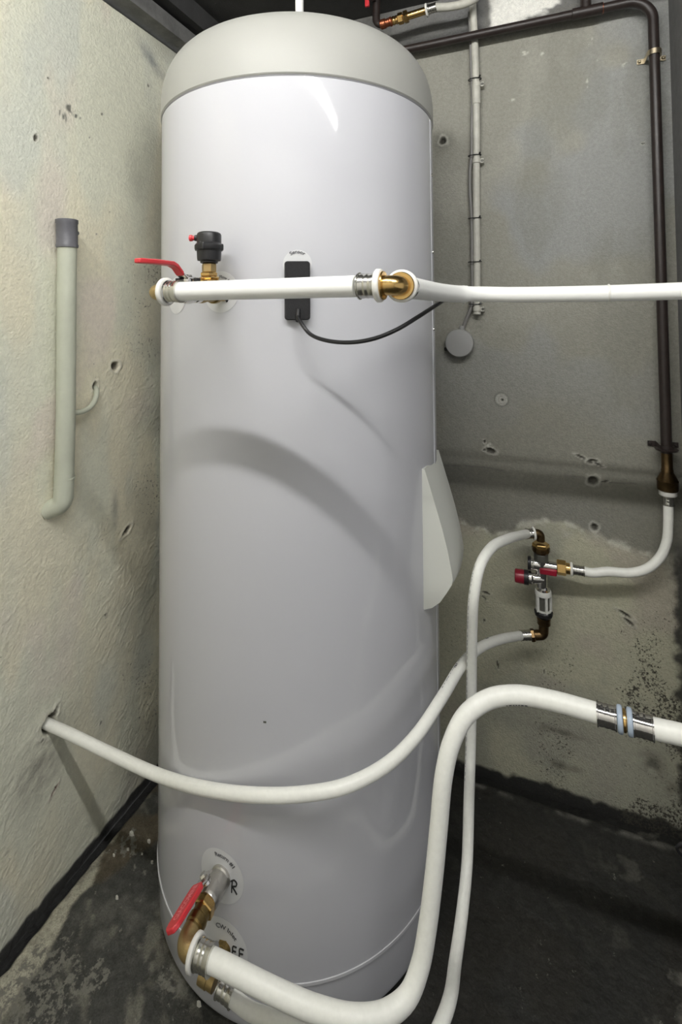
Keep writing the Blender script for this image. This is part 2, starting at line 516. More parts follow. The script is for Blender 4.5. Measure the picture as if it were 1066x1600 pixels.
def patch_edge(U, W):
    """ragged upper edge of the cream render on the lower wall"""
    return W - (0.622 + 0.02 * np.sin(U * 16 + 0.8)) + 0.05 * (fbm(U, W, 20, 131, 4) - 0.5)

def back_h(U, W):
    H = 0.003 * (fbm(U, W, 3.0, 111, 4) - 0.5) + 0.0012 * (fbm(U, W, 40, 121, 4) - 0.5)
    e = patch_edge(U, W)
    H += 0.004 * sst(0.006, -0.006, e) + 0.0035 * np.exp(-(e / 0.012) ** 2) * (fbm(U, W, 70, 141, 3) - 0.35)
    return H + crater_h(U, W, B_holes, 151)

def back_c(U, W):
    C = np.zeros(U.shape + (3,)) + np.array((0.29, 0.285, 0.245))
    C = mixc(C, (0.345, 0.34, 0.295), sst(0.4, 0.65, fbm(U, W, 6, 161, 4)) * 0.8)
    C = mixc(C, (0.29, 0.305, 0.32), sst(0.5, 0.68, fbm(U, W, 5, 171, 3) + 0.28 * sst(0.05, 0.25, U) * sst(1.2, 1.7, W)) * 0.5)
    C = mixc(C, (0.22, 0.22, 0.19), sst(0.56, 0.72, fbm(U * 1.5, W * .5, 7, 181, 4)) * 0.4)
    C = mixc(C, (0.195, 0.19, 0.158), sst(1.45, 0.75, W + 0.25 * (fbm(U, W, 5, 185, 3) - 0.5)) * 0.8)  # wall darkens downwards: the lamp's falloff painted into the colour
    # that painted falloff darkens the band just above the render
    # cream render on the lower wall
    e = patch_edge(U, W)
    lower = sst(0.01, -0.012, e)
    cream = np.zeros_like(C) + np.array((0.47, 0.46, 0.345))
    cream = mixc(cream, (0.42, 0.38, 0.315), sst(0.5, 0.7, fbm(U, W, 8, 191, 3)) * 0.7)
    cream = mixc(cream, (0.335, 0.335, 0.275), sst(0.48, 0.7, fbm(U, W, 6, 201, 4)) * 0.75)
    C = C * (1 - lower[..., None]) + cream * lower[..., None]
    C = mixc(C, (0.52, 0.51, 0.44), np.exp(-(e / 0.010) ** 2) * sst(0.4, 0.6, fbm(U, W, 50, 205, 3)) * 0.6)
    # mould speckles, dense to the lower right
    for (p, a, b) in (((0.2251, 1.3830, 0.1294), .022, .025), ((0.2681, 1.3830, 0.0818), .02, .02), ((0.0337, 1.3830, 0.0663), .035, .010), ((0.0181, 1.3830, 0.1455), .06, .008), ((0.2330, 1.3830, 0.0376), .018, .006)):
        g = np.exp(-(((U - p[0]) / a) ** 2 + ((W - p[2]) / b) ** 2) * 0.9)
        C = mixc(C, (0.09, 0.085, 0.07), np.clip(g * (fbm(U, W, 45, 231, 3) * 2 - 0.35), 0, 1) * 0.8)
    # mouldy corner on the right, black foot of the wall
    g = sst(0.268, 0.288, U + 0.03 * (fbm(U, W, 50, 241, 4) - 0.5)) * sst(0.66, 0.60, W)
    C = mixc(C, (0.045, 0.045, 0.04), g * 0.95)
    C = mixc(C, (0.03, 0.03, 0.028), sst(0.012, 0.0, W + 0.03 * (fbm(U, W, 30, 251, 4) - 0.5)))
    # grey strip above the brown pipe, with the pipe's shade painted in
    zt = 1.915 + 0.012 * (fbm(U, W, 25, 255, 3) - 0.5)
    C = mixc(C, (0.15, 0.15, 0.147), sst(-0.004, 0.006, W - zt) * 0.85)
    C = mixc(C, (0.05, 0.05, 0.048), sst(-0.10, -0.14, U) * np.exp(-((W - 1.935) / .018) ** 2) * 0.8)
    # white plaster smear above the pipe, with brushed lower edge
    e2 = np.minimum(np.minimum(U + 0.105 + 0.05 * (W - 1.93), 0.075 - U), W - (1.928 + 0.16 * (U + 0.1)) + 0.02 * (fbm(U * 1.0 + W, W, 60, 261, 3) - 0.5))
    C = mixc(C, (0.86, 0.85, 0.79), sst(-0.004, 0.010, e2 + 0.02 * (fbm(U, W, 30, 265, 3) - 0.5)) * 0.95)
    e3 = np.minimum(np.minimum(U + 0.12, 0.11 - U), W - (1.905 + 0.16 * (U + 0.1)))
    C = mixc(C, (0.17, 0.165, 0.15), sst(-0.006, 0.012, e3) * sst(0.004, -0.008, e2) * sst(0.35, 0.55, fbm(U, W, 50, 267, 3)) * 0.7)
    # small white flecks of plaster
    for (p, a, b) in (((0.1331, 1.3830, 1.8532), .006, .012), ((0.1249, 1.3830, 1.7456), .003, .012), ((0.2116, 1.3830, 1.7763), .010, .006), ((-0.0205, 1.3830, 1.8513), .010, .006), ((0.0212, 1.3830, 1.8413), .006, .004), ((-0.0544, 1.3830, 1.7329), .008, .004), ((0.1462, 1.3830, 1.7985), .005, .004), ((-0.1252, 1.3830, 0.8218), .008, .012)):
        d = np.sqrt(((U - p[0]) / a) ** 2 + ((W - p[2]) / b) ** 2)
        C = mixc(C, (0.62, 0.61, 0.55), (1 - sst(0.6, 1.2, d)) * sst(0.38, 0.52, fbm(U, W, 120, 271, 2)) * 0.85)
    # faint board joint of the shuttering
    p = (-0.0413, 1.3830, 0.7661)
    C = mixc(C, (0.14, 0.135, 0.12), np.exp(-((W - p[2] - 0.003 * np.sin(U * 30)) / .0016) ** 2) * sst(0.45, 0.6, fbm(U, W, 18, 281, 3)) * 0.8)
    # round plug filling with a ring
    p = (-0.0942, 1.3830, 0.9482)
    d = np.hypot(U - p[0], W - p[2])
    C = mixc(C, (0.43, 0.42, 0.375), (1 - sst(.014, .017, d)) * 0.6)
    C = mixc(C, (0.10, 0.10, 0.085), np.exp(-((d - .0175) / .0016) ** 2) * 0.75)
    C = mixc(C, (0.10, 0.10, 0.085), np.exp(-((d - .008) / .0012) ** 2) * 0.4)
    p = (-0.2366, 1.3830, 1.6484)
    d = np.hypot(U - p[0], W - p[2])
    C = mixc(C, (0.12, 0.12, 0.10), np.exp(-(d / .03) ** 2) * 0.7)
    return crater_c(U, W, C, B_holes, (0.045, 0.042, 0.034), (0.50, 0.49, 0.43), 151)

def back_d(U, W):
    low = sst(0.66, 0.10, W) * (0.30 + 0.70 * sst(-0.05, 0.28, U))
    return 0.10 + low * (0.35 + 1.1 * sst(0.45, 0.7, fbm(U, W, 9, 221, 4))) + 0.3 * np.exp(-((patch_edge(U, W) + .02) / 0.03) ** 2) * sst(0.5, 0.65, fbm(U, W, 20, 223, 3))

xs = np.concatenate([lin(-0.949, -0.27, 20), np.arange(-0.265, 0.303, 0.0026), [0.303]])
zs2 = np.concatenate([lin(-0.03, -0.011, 3), np.arange(-0.01, 2.045, 0.0028), [2.045]])
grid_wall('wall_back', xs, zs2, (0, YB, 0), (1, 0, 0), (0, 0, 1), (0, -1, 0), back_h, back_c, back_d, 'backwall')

# floor: a screed slab that stops short of both walls; the joint is tarred
def floor_h(U, W):
    H = 0.006 * (fbm(U, W, 4, 301, 4) - 0.5) + 0.003 * (fbm(U, W, 40, 311, 4) - 0.5)
    H -= 0.022 * sst(XL + 0.040, XL + 0.014, U + 0.012 * (fbm(U, W, 30, 321, 3) - 0.5))
    H -= 0.022 * sst(YB - 0.050, YB - 0.030, W + 0.012 * (fbm(U, W, 30, 331, 3) - 0.5))
    return H

def floor_c(U, W):
    C = np.zeros(U.shape + (3,)) + np.array((0.052, 0.052, 0.046))
    C = mixc(C, (0.10, 0.098, 0.085), sst(0.48, 0.66, fbm(U, W, 14, 341, 5)) * 0.9)
    C = mixc(C, (0.16, 0.155, 0.125), sst(0.60, 0.72, fbm(U * 1.4 + W, W, 22, 351, 4)) * 0.75)
    C = mixc(C, (0.085, 0.068, 0.042), sst(0.45, 0.6, fbm(U, W, 9, 361, 3)) * sst(0.75, 0.85, W) * 0.8)
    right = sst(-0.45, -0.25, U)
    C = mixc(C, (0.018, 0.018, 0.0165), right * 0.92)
    # pale bare strip along the left wall, wider towards the front
    edge = -0.906 + 0.22 * (0.87 - W) + 0.045 * (fbm(U, W, 22, 371, 4) - 0.5)
    strip = sst(0.006, -0.004, U - edge)
    sc = np.zeros_like(C) + np.array((0.36, 0.345, 0.27))
    sc = mixc(sc, (0.22, 0.21, 0.17), sst(0.5, 0.65, fbm(U, W, 35, 381, 4)) * 0.8)
    C = C * (1 - strip[..., None]) + sc * strip[..., None]
    C = mixc(C, (0.022, 0.022, 0.022), sst(XL + 0.038, XL + 0.028, U + 0.012 * (fbm(U, W, 30, 321, 3) - 0.5)))
    # lit back edge of the screed painted paler, then tar in the joint
    C = mixc(C, (0.14, 0.135, 0.12), np.exp(-((W - YB + 0.056) / .007) ** 2) * sst(0.35, 0.6, fbm(U, W, 30, 391, 3)) * 0.8)
    C = mixc(C, (0.020, 0.020, 0.018), sst(YB - 0.048, YB - 0.038, W + 0.012 * (fbm(U, W, 30, 331, 3) - 0.5)))
    C = mixc(C, (0.13, 0.125, 0.105), sst(0.66, 0.72, fbm(U, W, 25, 401, 4)) * right * 0.6 * sst(0.05, 0.25, U))
    return C

def floor_d(U, W):
    right = sst(-0.45, -0.25, U)
    return (0.30 + 0.75 * sst(0.45, 0.65, fbm(U, W, 10, 421, 4))) * (1 - 0.7 * right) * sst(0.0, 0.03, U - XL - .03) * sst(0.0, 0.03, YB - .05 - W)

fx = np.concatenate([np.arange(-0.949, 0.303, 0.004), [0.303], lin(0.34, 2.2, 20)])
fy = np.concatenate([lin(-1.5, 0.48, 20), np.arange(0.5, 1.383, 0.004), [1.383]])
grid_wall('floor', fx, fy, (0, 0, 0), (1, 0, 0), (0, 1, 0), (0, 0, 1), floor_h, floor_c, floor_d, 'floor')

def structure(name, mb, mat):
    o = obj(name, mb, mat, loc=(0, 0, 0), smooth=0)
    o['kind'] = 'structure'
    return o
structure('ceiling', box(MB(), (XL - .2, -1.5, ZC), (2.2, YB + .2, ZC + .06)), 'ceiling')
structure('wall_right', box(MB(), (XR, 1.08, -.02), (2.2, YB + .05, ZC)), 'jamb')


structure('wall_front_bounce', box(MB(), (XL - .05, -1.0, -.02), (1.3, -.95, ZC)), 'bounce_wall')  # unseen pale wall behind the camera, added to bounce fill light
# timber battens where the ceiling meets the left wall, with a darkened shadow gap
structure('trim_1', box(MB(), (XL - .03, -1.5, 1.931), (-.900, YB, 1.975)), 'beam')
structure('trim_2', box(MB(), (XL - .03, -1.5, 1.921), (XL - .012, YB, 1.931)), 'gap_shade')  # dark strip set into the gap above the wall as its shade
structure('trim_3', box(MB(), (XL - .03, -1.5, 1.985), (-.872, YB, ZC)), 'ceiling')

# ------------------------------------------------------------------ ceiling lamp (lights the room, just above the view)
lamp = thing('fluorescent_lamp', 'slim ceiling batten lamp with one bare fluorescent tube', 'lamp', (0.14, 0.045, ZC))
obj('housing', box(MB(), (-.80, .015, 2.014), (.78, .075, ZC - .0005)), 'lamp_body', lamp, bevel=.004)
obj('light_tube', lathe(MB(), [(0, .011), (.01, .013), (1.48, .013), (1.49, .011)], (-.755, .045, 1.995), (1, 0, 0), n=14), 'tube_light', lamp)
for x0 in (-.775, .735):
    obj('tube_holder', box(MB(), (x0, .03, 1.975), (x0 + .02, .06, 2.016)), 'lamp_body', lamp, bevel=.003)

# ------------------------------------------------------------------ hot water tank
TX, TY, TR = -0.5043, 1.0361, 0.300
tank = thing('hot_water_tank', 'tall white cylindrical hot water tank with domed cream top standing on floor', 'water tank', (TX, TY, 0))
up = (0, 0, 1)
obj('jacket', lathe(MB(), [(.097, .2985), (.099, TR), (1.580, TR), (1.582, .2985)], (TX, TY, 0), up, n=160), 'jacket', tank, smooth=30)
dome = [(1.5835, .3005), (1.586, .3025), (1.605, .3025)]
for i in range(1, 15):
    g = i / 14 * PI / 2
    dome.append((1.605 + .128 * math.sin(g) ** .85, .2025 + .100 * math.cos(g) ** .85))
dome += [(1.737, .12), (1.738, .02)]
obj('domed_top', lathe(MB(), dome, (TX, TY, 0), up, n=160), 'cap', tank, smooth=30, label='cream domed plastic top')
obj('seam_ring', lathe(MB(), [(1.5800, .298), (1.5806, .3006), (1.5824, .3010), (1.584, .298)], (TX, TY, 0), up, n=160), 'seamline', tank)
obj('base_ring', lathe(MB(), [(.0925, .297), (.094, .3012), (.0985, .3012), (.100, .297)], (TX, TY, 0), up, n=160), 'seamstrip', tank)
obj('base', lathe(MB(), [(.006, .270), (.008, .284), (.014, .2945), (.024, .298), (.096, .2985)], (TX, TY, 0), up, n=160), 'jacket', tank)

def on_tank(s, z, r=TR, a0=0.0):
    """point on the jacket: arc length s from azimuth a0, height z"""
    a = a0 + s / TR
    return V(TX + r * math.cos(a), TY + r * math.sin(a), z)

def az(p): return math.atan2(p[1] - TY, p[0] - TX)

def curved_panel(mb, a0, s0, s1, z0, z1, r0, r1, n=6):
    vs, fs = [], []
    for r in (r0, r1):
        for i in range(n + 1):
            s = s0 + (s1 - s0) * i / n
            vs += [on_tank(s, z0, r, a0), on_tank(s, z1, r, a0)]
    k = 2 * (n + 1)
    for i in range(n):
        a = 2 * i
        fs += [(a, a + 2, a + 3, a + 1), (k + a, k + a + 1, k + a + 3, k + a + 2), (a, k + a, k + a + 2, a + 2), (a + 1, a + 3, k + a + 3, k + a + 1)]
    fs += [(0, 1, k + 1, k), (k - 2, 2 * k - 2, 2 * k - 1, k - 1)]
    return mb.add(vs, fs)

obj('seam_strip', curved_panel(MB(), 0.05, -.012, .012, .10, 1.578, TR - .001, TR + .0012), 'jacket', tank)
for z in (1.462, 1.30, 1.14):
    obj('strip_screw', lathe(MB(), [(0, .003), (.002, .0028), (.0028, .0015)], on_tank(-.006, z, TR + .001, .05), (math.cos(.05), math.sin(.05), 0), n=10), 'steel', tank)

# heater cover on the right flank: wedge with flat cheeks, fuller towards its lower end
cov = [(-.02, .876), (.004, .876), (.0165, .835), (.0255, .805), (.037, .765), (.0455, .730), (.0515, .697), (.0545, .678), (.0525, .668), (.042, .650), (.030, .632), (.015, .619), (.001, .613), (-.02, .611)]
xa = -0.2125
def arched(p, z, t):
    """front of the cover bulges slightly between its cheeks"""
    return V(xa + p + (0.006 * math.sin(PI * t) * min(1, max(p, 0) / .02)), .963 + .146 * t, z)
mbc = MB()
nc = len(cov); NT = 8
vs = [arched(p, z, i / NT) for i in range(NT + 1) for p, z in cov]
fs = [tuple(range(nc)), tuple(NT * nc + i for i in range(nc - 1, -1, -1))]
for i in range(NT):
    for j in range(nc - 1):
        fs.append((i * nc + j, i * nc + j + 1, (i + 1) * nc + j + 1, (i + 1) * nc + j))
mbc.add(vs, fs)
obj('heater_cover', mbc, 'cover', tank, smooth=30, label='cream wedge-shaped cover on the tank flank')

sc_p = (-0.4310, 0.7452, 0.5052)
obj('scuff_mark', curved_panel(MB(), az(sc_p), -.0025, .0025, sc_p[2] - .0015, sc_p[2] + .0015, TR + .0002, TR + .0006, 2), 'mesh', tank, label='tiny dark scuff')

# round stickers around the connections, with their print
def text_mesh(s, size):
    cu = bpy.data.curves.new('text', 'FONT')
    cu.body = s; cu.size = size; cu.align_x = 'CENTER'
    cu.resolution_u = 3; cu.offset = size * 0.022
    ob = bpy.data.objects.new('text', cu)
    COL.objects.link(ob)
    bpy.context.view_layer.update()
    me = bpy.data.meshes.new_from_object(ob.evaluated_get(bpy.context.evaluated_depsgraph_get()))
    v = [tuple(p.co) for p in me.vertices]; f = [tuple(p.vertices) for p in me.polygons]
    bpy.data.objects.remove(ob); bpy.data.curves.remove(cu); bpy.data.meshes.remove(me)
    return v, f

def sticker(p, r, arc=None, arc_r=0.03, arc_size=.012, arc_mid=0.0, hand=None, half=None, ro=None, arc_squash=1.0):
    a0 = az(p); z0 = p[2]
    mb = MB(); n = 48; vs = []; fs = []
    rings = (1.0, .75, .5, .25)
    for q in rings:
        for k in range(n):
            g = 2 * PI * k / n
            vs.append(on_tank(r * q * math.cos(g), z0 + r * q * math.sin(g) * (ro or 1.0), TR + .0007, a0))
    for i in range(len(rings) - 1):
        for k in range(n):
            k2 = (k + 1) % n
            fs.append((i * n + k, i * n + k2, (i + 1) * n + k2, (i + 1) * n + k))
    fs.append(tuple((len(rings) - 1) * n + k for k in range(n)))
    st = obj('sticker', mb.add(vs, fs), 'sticker', tank)
    if arc:
        v, f = text_mesh(arc, arc_size)
        vv = []
        for x, y, _ in v:
            g = PI / 2 - arc_mid - x / arc_r
            rr = arc_r + y
            vv.append(on_tank(rr * math.cos(g), z0 + rr * math.sin(g) * arc_squash, TR + .0013, a0))
        obj('lettering', MB().add(vv, f), 'grey_ink', st, smooth=0, label='printed word ' + arc)
    if hand:
        hs, hz, size, txt = hand
        # hand-drawn strokes
        strokes = {'R': [[(0, 0), (.02, .55), (.08, 1.0)], [(-.08, .9), (.25, 1.08), (.48, .9), (.42, .65), (.08, .5), (.3, .25), (.5, -.02)]],
                   'E': [[(.5, 1), (.08, .98), (.02, .5), (0, .02), (.45, 0)], [(.03, .52), (.42, .54)]],
                   'F': [[(.55, 1), (.08, 1), (.04, .5), (0, -.02)], [(.05, .52), (.45, .55)]],
                   'V': [[(0, 1), (.2, .45), (.3, 0), (.55, .5), (.75, 1)]]}
        x0 = hs
        for ch in txt:
            for stroke in strokes[ch]:
                pts = [on_tank(x0 + q[0] * size, z0 + hz + q[1] * size, TR + .0012, a0) for q in stroke]
                obj('handwriting', tube(MB(), smooth_path(pts, .001), .0011, n=6), 'ink', st, label='marker letter ' + ch)
            x0 += size * .78
    return st

p_flow = (-0.5114, 0.7362, 1.2120)
p_ret = (-0.5087, 0.7361, 0.2426)
p_cw = (-0.5048, 0.7361, 0.1316)
p_left = (-0.6269, 0.7623, 1.2087)
p_sens = (-0.3774, 0.7642, 1.2565)
sticker(p_flow, .036, 'Flow #1', .0235, .0075, .45, hand=(.009, -.0175, .014, 'V'))
sticker(p_left, .034)
sticker(p_ret, .042, 'Return #1', .030, .0092, .25, hand=(.0205, -.018, .019, 'R'))
sticker(p_cw, .045, 'CW Inlet', .029, .0100, .22, hand=(.018, -.006, .0155, 'EF'))
sticker(p_sens, .0245, 'Sensor', .0185, .0085, 0.0)

# ------------------------------------------------------------------ sensor on the tank front
mid = (-0.3776, 0.7642, 1.2111)
a_s = az(mid)
sens = thing('temperature_sensor', 'black rectangular foam-covered sensor stuck on tank front below Sensor label', 'sensor', tuple(mid))
pts = []
w, z_hi, z_lo, rc = .0205, (-0.3774, 0.7643, 1.2608)[2], (-0.3778, 0.7641, 1.1626)[2], .005
for (sx, zz, g0) in ((w - rc, z_hi - rc, 0), (-w + rc, z_hi - rc, 90), (-w + rc, z_lo + rc, 180), (w - rc, z_lo + rc, 270)):
    for k in range(5):
        g = math.radians(g0 + 22.5 * k)
        pts.append((sx + rc * math.cos(g), zz + rc * math.sin(g)))
mbs = MB(); n = len(pts)
vs = []
for (r, ins) in ((TR + .0008, 0), (TR + .011, 0), (TR + .0125, .0015)):
    for (s, zz) in pts:
        cz = (z_hi + z_lo) / 2
        vs.append(on_tank(s * (1 - ins / w), cz + (zz - cz) * (1 - ins / (z_hi - cz)), r, a_s))
fs = [tuple(range(n - 1, -1, -1)), tuple(range(2 * n, 3 * n))]
for q in range(2):
    for i in range(n):
        j = (i + 1) % n
        fs.append((q * n + i, q * n + j, (q + 1) * n + j, (q + 1) * n + i))
obj('case', mbs.add(vs, fs), 'foam', sens, smooth=30)
gl = on_tank(.0015, z_lo + .006, TR + .010, a_s)
obj('cable_grip', tube(MB(), [gl + V(0, 0, .012), gl + V(0, -.002, 0), gl + V(.002, -.006, -.008)], [.0042, .0045, .0036], n=12), 'black', sens)
cab = [gl + V(0, -.004, 0), (-0.3577, 0.7420, 1.1545), (-0.3408, 0.7350, 1.1403), (-0.3088, 0.7250, 1.1310), (-0.2673, 0.7220, 1.1287), (-0.2295, 0.7220, 1.1349), (-0.1971, 0.7300, 1.1481), (-0.1687, 0.7550, 1.1678), (-0.1528, 0.8000, 1.1838), (-0.1455, 0.8400, 1.1938), (-0.1422, 0.9000, 1.2043), (-0.1187, 0.9240, 1.2092), (.0, .9265, 1.203), (.3, .9265, 1.204), (2.2, .9265, 1.204)]
obj('cable', tube(MB(), smooth_path(cab, .005), .0033, n=10), 'cable', sens, label='thin black cable looping to the right')

# ------------------------------------------------------------------ pipe fitting builders
def press_sleeve(parent, o, d, L=.024, r=.0152, mat='steel'):
    g = .0005
    prof = [(0, r + .0014), (.0014, r + .0014), (.0022, r)]
    for k in range(2):
        c = L * (.36 + .28 * k)
        prof += [(c - .0022, r), (c - .0008, r - g), (c + .0008, r - g), (c + .0022, r)]
    prof += [(L - .0022, r), (L - .0014, r + .0010), (L, r + .0010)]
    return obj('press_sleeve', lathe(MB(), prof, o, d, n=36), mat, parent, smooth=50)

def collar(parent, o, d, r=.0195, L=.0075, mat='collar'):
    prof = [(0, r - .004), (.0004, r - .0015), (.0018, r), (L - .0018, r), (L - .0004, r - .0012), (L, r - .004)]
    return obj('collar', lathe(MB(), prof, o, d, n=36), mat, parent, smooth=50)

# --- upper run: elbow on the left, pipe, elbow on the right, long pipe
ZU = 1.2045
ex, ey = -0.505, 0.567
left_elbow = thing('press_elbow', 'brass press elbow at left end of upper white pipe before red lever valve', 'pipe fitting', (ex, ey, ZU))
obj('elbow_body', tube(MB(), arc_path((ex + .020, ey, ZU), (ex - .001, ey, ZU), (ex - .001, ey + .026, ZU), .012), .0112, n=24), 'raw_brass', left_elbow)
collar(left_elbow, (ex + .017, ey, ZU), (1, 0, 0), r=.0198, L=.0075)
press_sleeve(left_elbow, (ex + .0250, ey, ZU), (1, 0, 0), L=.0215, r=.0150)

x_el2 = -0.157
spipe = obj('connecting_pipe', lathe(MB(), [(0, .0125), (.0006, .0131), (.2565, .0131), (.257, .0125)], (ex + .0455, ey, ZU), (1, 0, 0), n=36), 'pipe')
tag(spipe, 'short straight white pipe running across tank front over the black sensor', 'pipe')

right_elbow = thing('press_elbow', 'shiny brass press elbow at right end of short white pipe in front of tank', 'pipe fitting', (x_el2, ey, ZU))
press_sleeve(right_elbow, (x_el2 - .0415, ey, ZU), (1, 0, 0), L=.0215, r=.0150)
collar(right_elbow, (x_el2 - .0205, ey, ZU), (1, 0, 0), r=.0198, L=.0078)
obj('flange', lathe(MB(), [(0, .0165), (.0015, .0172), (.003, .0165)], (x_el2 - .0130, ey, ZU), (1, 0, 0), n=30), 'brass', right_elbow)
obj('elbow_body', tube(MB(), arc_path((x_el2 - .0125, ey, ZU), (x_el2 + .005, ey, ZU), (x_el2 + .005, ey + .022, ZU), .0125, 14), .0118, n=28), 'brass', right_elbow, smooth=60)
obj('flange', lathe(MB(), [(0, .0160), (.0015, .0168), (.003, .0160)], (x_el2 + .005, ey + .0150, ZU), (0, 1, 0), n=30), 'brass', right_elbow)
collar(right_elbow, (x_el2 + .005, ey + .018, ZU), (0, 1, 0), r=.0198, L=.0078)
press_sleeve(right_elbow, (x_el2 + .005, ey + .0262, ZU), (0, 1, 0), L=.0215, r=.0150)

lp = [(x_el2 + .005, ey + .046, ZU), (x_el2 + .006, .66, ZU), (x_el2 + .010, .74, ZU), (x_el2 + .018, .81, ZU), (x_el2 + .034, .865, ZU), (x_el2 + .067, .890, ZU), (-.04, .893, ZU - .002), (.10, .893, ZU - .003), (.25, .893, ZU - .001), (.6, .893, ZU), (2.2, .893, ZU)]
longp = thing('white_water_pipe', 'long white pipe leaving upper brass elbow and crossing in front of back wall', 'pipe', lp[0])
obj('pipe', tube(MB(), smooth_path(lp, .006), .0131, n=30), 'pipe', longp)
slv = smooth_path(lp, .006)
obj('pipe_sleeve', tube(MB(), [q for q in slv if q.y < .8915 and q.x < -.112], .0143, n=30), 'pipe', longp, label='white outer sleeve between elbow and ring')
pc = (-0.1196, 0.8890, 1.2078)
obj('pipe_ring', lathe(MB(), [(0, .0130), (.0006, .0162), (.0045, .0162), (.005, .0130)], (pc[0] - .003, .8905, ZU - .0005), (1, .06, 0), n=30), 'collar', longp, label='narrow white ring on the pipe')
pc = (0.1022, 0.8930, 1.2018)
obj('pipe_ring', lathe(MB(), [(0, .0130), (.0006, .0142), (.0025, .0142), (.003, .0130)], (pc[0], .893, ZU - .0025), (1, 0, 0), n=30), 'collar', longp)

# --- upper ball valve, tee and air vent on the tank's flow connection
ax = -0.506; zv = 1.2075
tee = thing('flow_tee', 'brass tee on tank flow connection carrying the black air vent', 'pipe fitting', (ax, .70, zv))
obj('nipple', lathe(MB(), [(0, .012), (.030, .012)], (ax, .735, zv), (0, -1, 0), n=24), 'brass', tee)
obj('tee_body', lathe(MB(), [(0, .0135), (.003, .0165), (.010, .0165), (.012, .0140), (.036, .0140), (.038, .0165), (.045, .0165), (.047, .013)], (ax, .716, zv), (0, -1, 0), n=28), 'dull_brass', tee)
vx, vy = -0.502, .690
obj('branch', lathe(MB(), [(0, .0125), (.016, .0125), (.017, .0165), (.0215, .0168), (.0225, .0150)], (vx, vy, zv), up, n=28), 'brass', tee)
vent = thing('air_vent', 'black automatic air vent with red side screw standing on brass nut', 'valve', (vx, vy, zv + .0225))
zb = zv + .0225
hexb = MB(); hexn(hexb, .0170, 0, .0045, (vx, vy, zb), up, rot=.3); hexn(hexb, .0150, .0045, .0115, (vx, vy, zb), up, rot=.1)
obj('hex_base', hexb, 'brass', vent, smooth=25)
obj('brass_nut', hexn(MB(), .0118, .0115, .0265, (vx, vy, zb), up, rot=.35), 'raw_brass', vent, smooth=25)
obj('cap_body', lathe(MB(), [(.0265, .0120), (.0275, .0142), (.0300, .0142), (.0310, .0185), (.0340, .0192), (.0470, .0198), (.0480, .0222), (.0500, .0232), (.0560, .0232), (.0585, .0210), (.0600, .0196), (.0735, .0196), (.0760, .0186), (.0775, .0160)], (vx, vy, zb), up, n=40), 'black', vent, smooth=40)
for k in range(8):
    g = 2 * PI * k / 8 + .2
    if k % 2 == 0:
        c = V(vx + .0222 * math.cos(g), vy + .0222 * math.sin(g), zb + .048)
        obj('grip_rib', lathe(MB(), [(0, .0022), (.002, .0026), (.008, .0026), (.010, .0020)], c, up, n=10), 'black', vent)
rs = V(vx, vy, zb + .0685); rd = V(-.93, -.36, 0).normalized()
obj('screw_boss', lathe(MB(), [(0, .0055), (.007, .0050)], rs + rd * .0165, rd, n=16), 'black', vent)
obj('red_screw', lathe(MB(), [(0, .0040), (.004, .0040), (.0042, .0055), (.008, .0055), (.009, .0045)], rs + rd * .0235, rd, n=16), 'red', vent, label='small red vent screw')

uv = thing('ball_valve', 'chromed ball valve with long red lever behind left end of upper pipe', 'valve', (ax, .635, zv))
obj('valve_body', lathe(MB(), [(0, .0135), (.002, .0165), (.012, .0165), (.014, .0148), (.018, .0172), (.026, .0185), (.034, .0172), (.038, .0148), (.040, .0165), (.052, .0165), (.054, .0125), (.072, .0120)], (ax, .669, zv), (0, -1, 0), n=32), 'chrome', uv)
ly = .642
obj('stem', lathe(MB(), [(.010, .0100), (.014, .0095), (.0155, .0080), (.021, .0078)], (ax, ly, zv), up, n=20), 'chrome', uv)
obj('stem_nut', hexn(MB(), .0068, .021, .0270, (ax, ly, zv), up, rot=.2), 'chrome', uv, smooth=25)
for dy, dx in ((-.004, -.014), (.004, .0135)):
    obj('lever_stop', box(MB(), (ax + dx - .0035, ly + dy - .005, zv + .008), (ax + dx + .0035, ly + dy + .005, zv + .022)), 'black', uv, bevel=.001)
d_l = (V(*(-0.5070, 0.5450, 1.2474)) - V(ax, ly, 0)); d_l.z = 0; d_l.normalize()
side = V(-d_l.y, d_l.x, 0)
zl = zv + .0220
lev = [(-.010, 0, .0085), (.008, 0, .0085), (.018, .005, .0075), (.030, .0155, .0072), (.040, .0188, .0078), (.070, .0185, .0082), (.098, .0172, .0082), (.106, .0170, .0055)]
mbl = MB(); vs = []; fs = []
for (t, h, hw) in lev:
    c = V(ax, ly, zl + h) + d_l * t
    vs += [c - side * hw + V(0, 0, -.0018), c + side * hw + V(0, 0, -.0018), c + side * hw * .9 + V(0, 0, .0018), c - side * hw * .9 + V(0, 0, .0018)]
def strip_faces(n):
    f = []
    for i in range(n - 1):
        for k in range(4):
            k2 = (k + 1) % 4
            f.append((4 * i + k, 4 * i + k2, 4 * i + 4 + k2, 4 * i + 4 + k))
    f += [(3, 2, 1, 0), tuple(4 * (n - 1) + k for k in range(4))]
    return f
levm = MB().add(vs[:12], strip_faces(3))
obj('lever_plate', levm, 'chrome', uv, smooth=0, bevel=.0008)
grip = MB(); n0 = 2
gv = []
for (t, h, hw) in lev[n0:]:
    c = V(ax, ly, zl + h) + d_l * t
    hh = .0034
    gv += [c - side * hw + V(0, 0, -hh), c + side * hw + V(0, 0, -hh), c + side * hw + V(0, 0, hh), c - side * hw + V(0, 0, hh)]
obj('lever_grip', grip.add(gv, strip_faces(len(lev) - n0)), 'red', uv, smooth=30, bevel=.0016, label='red dipped lever')

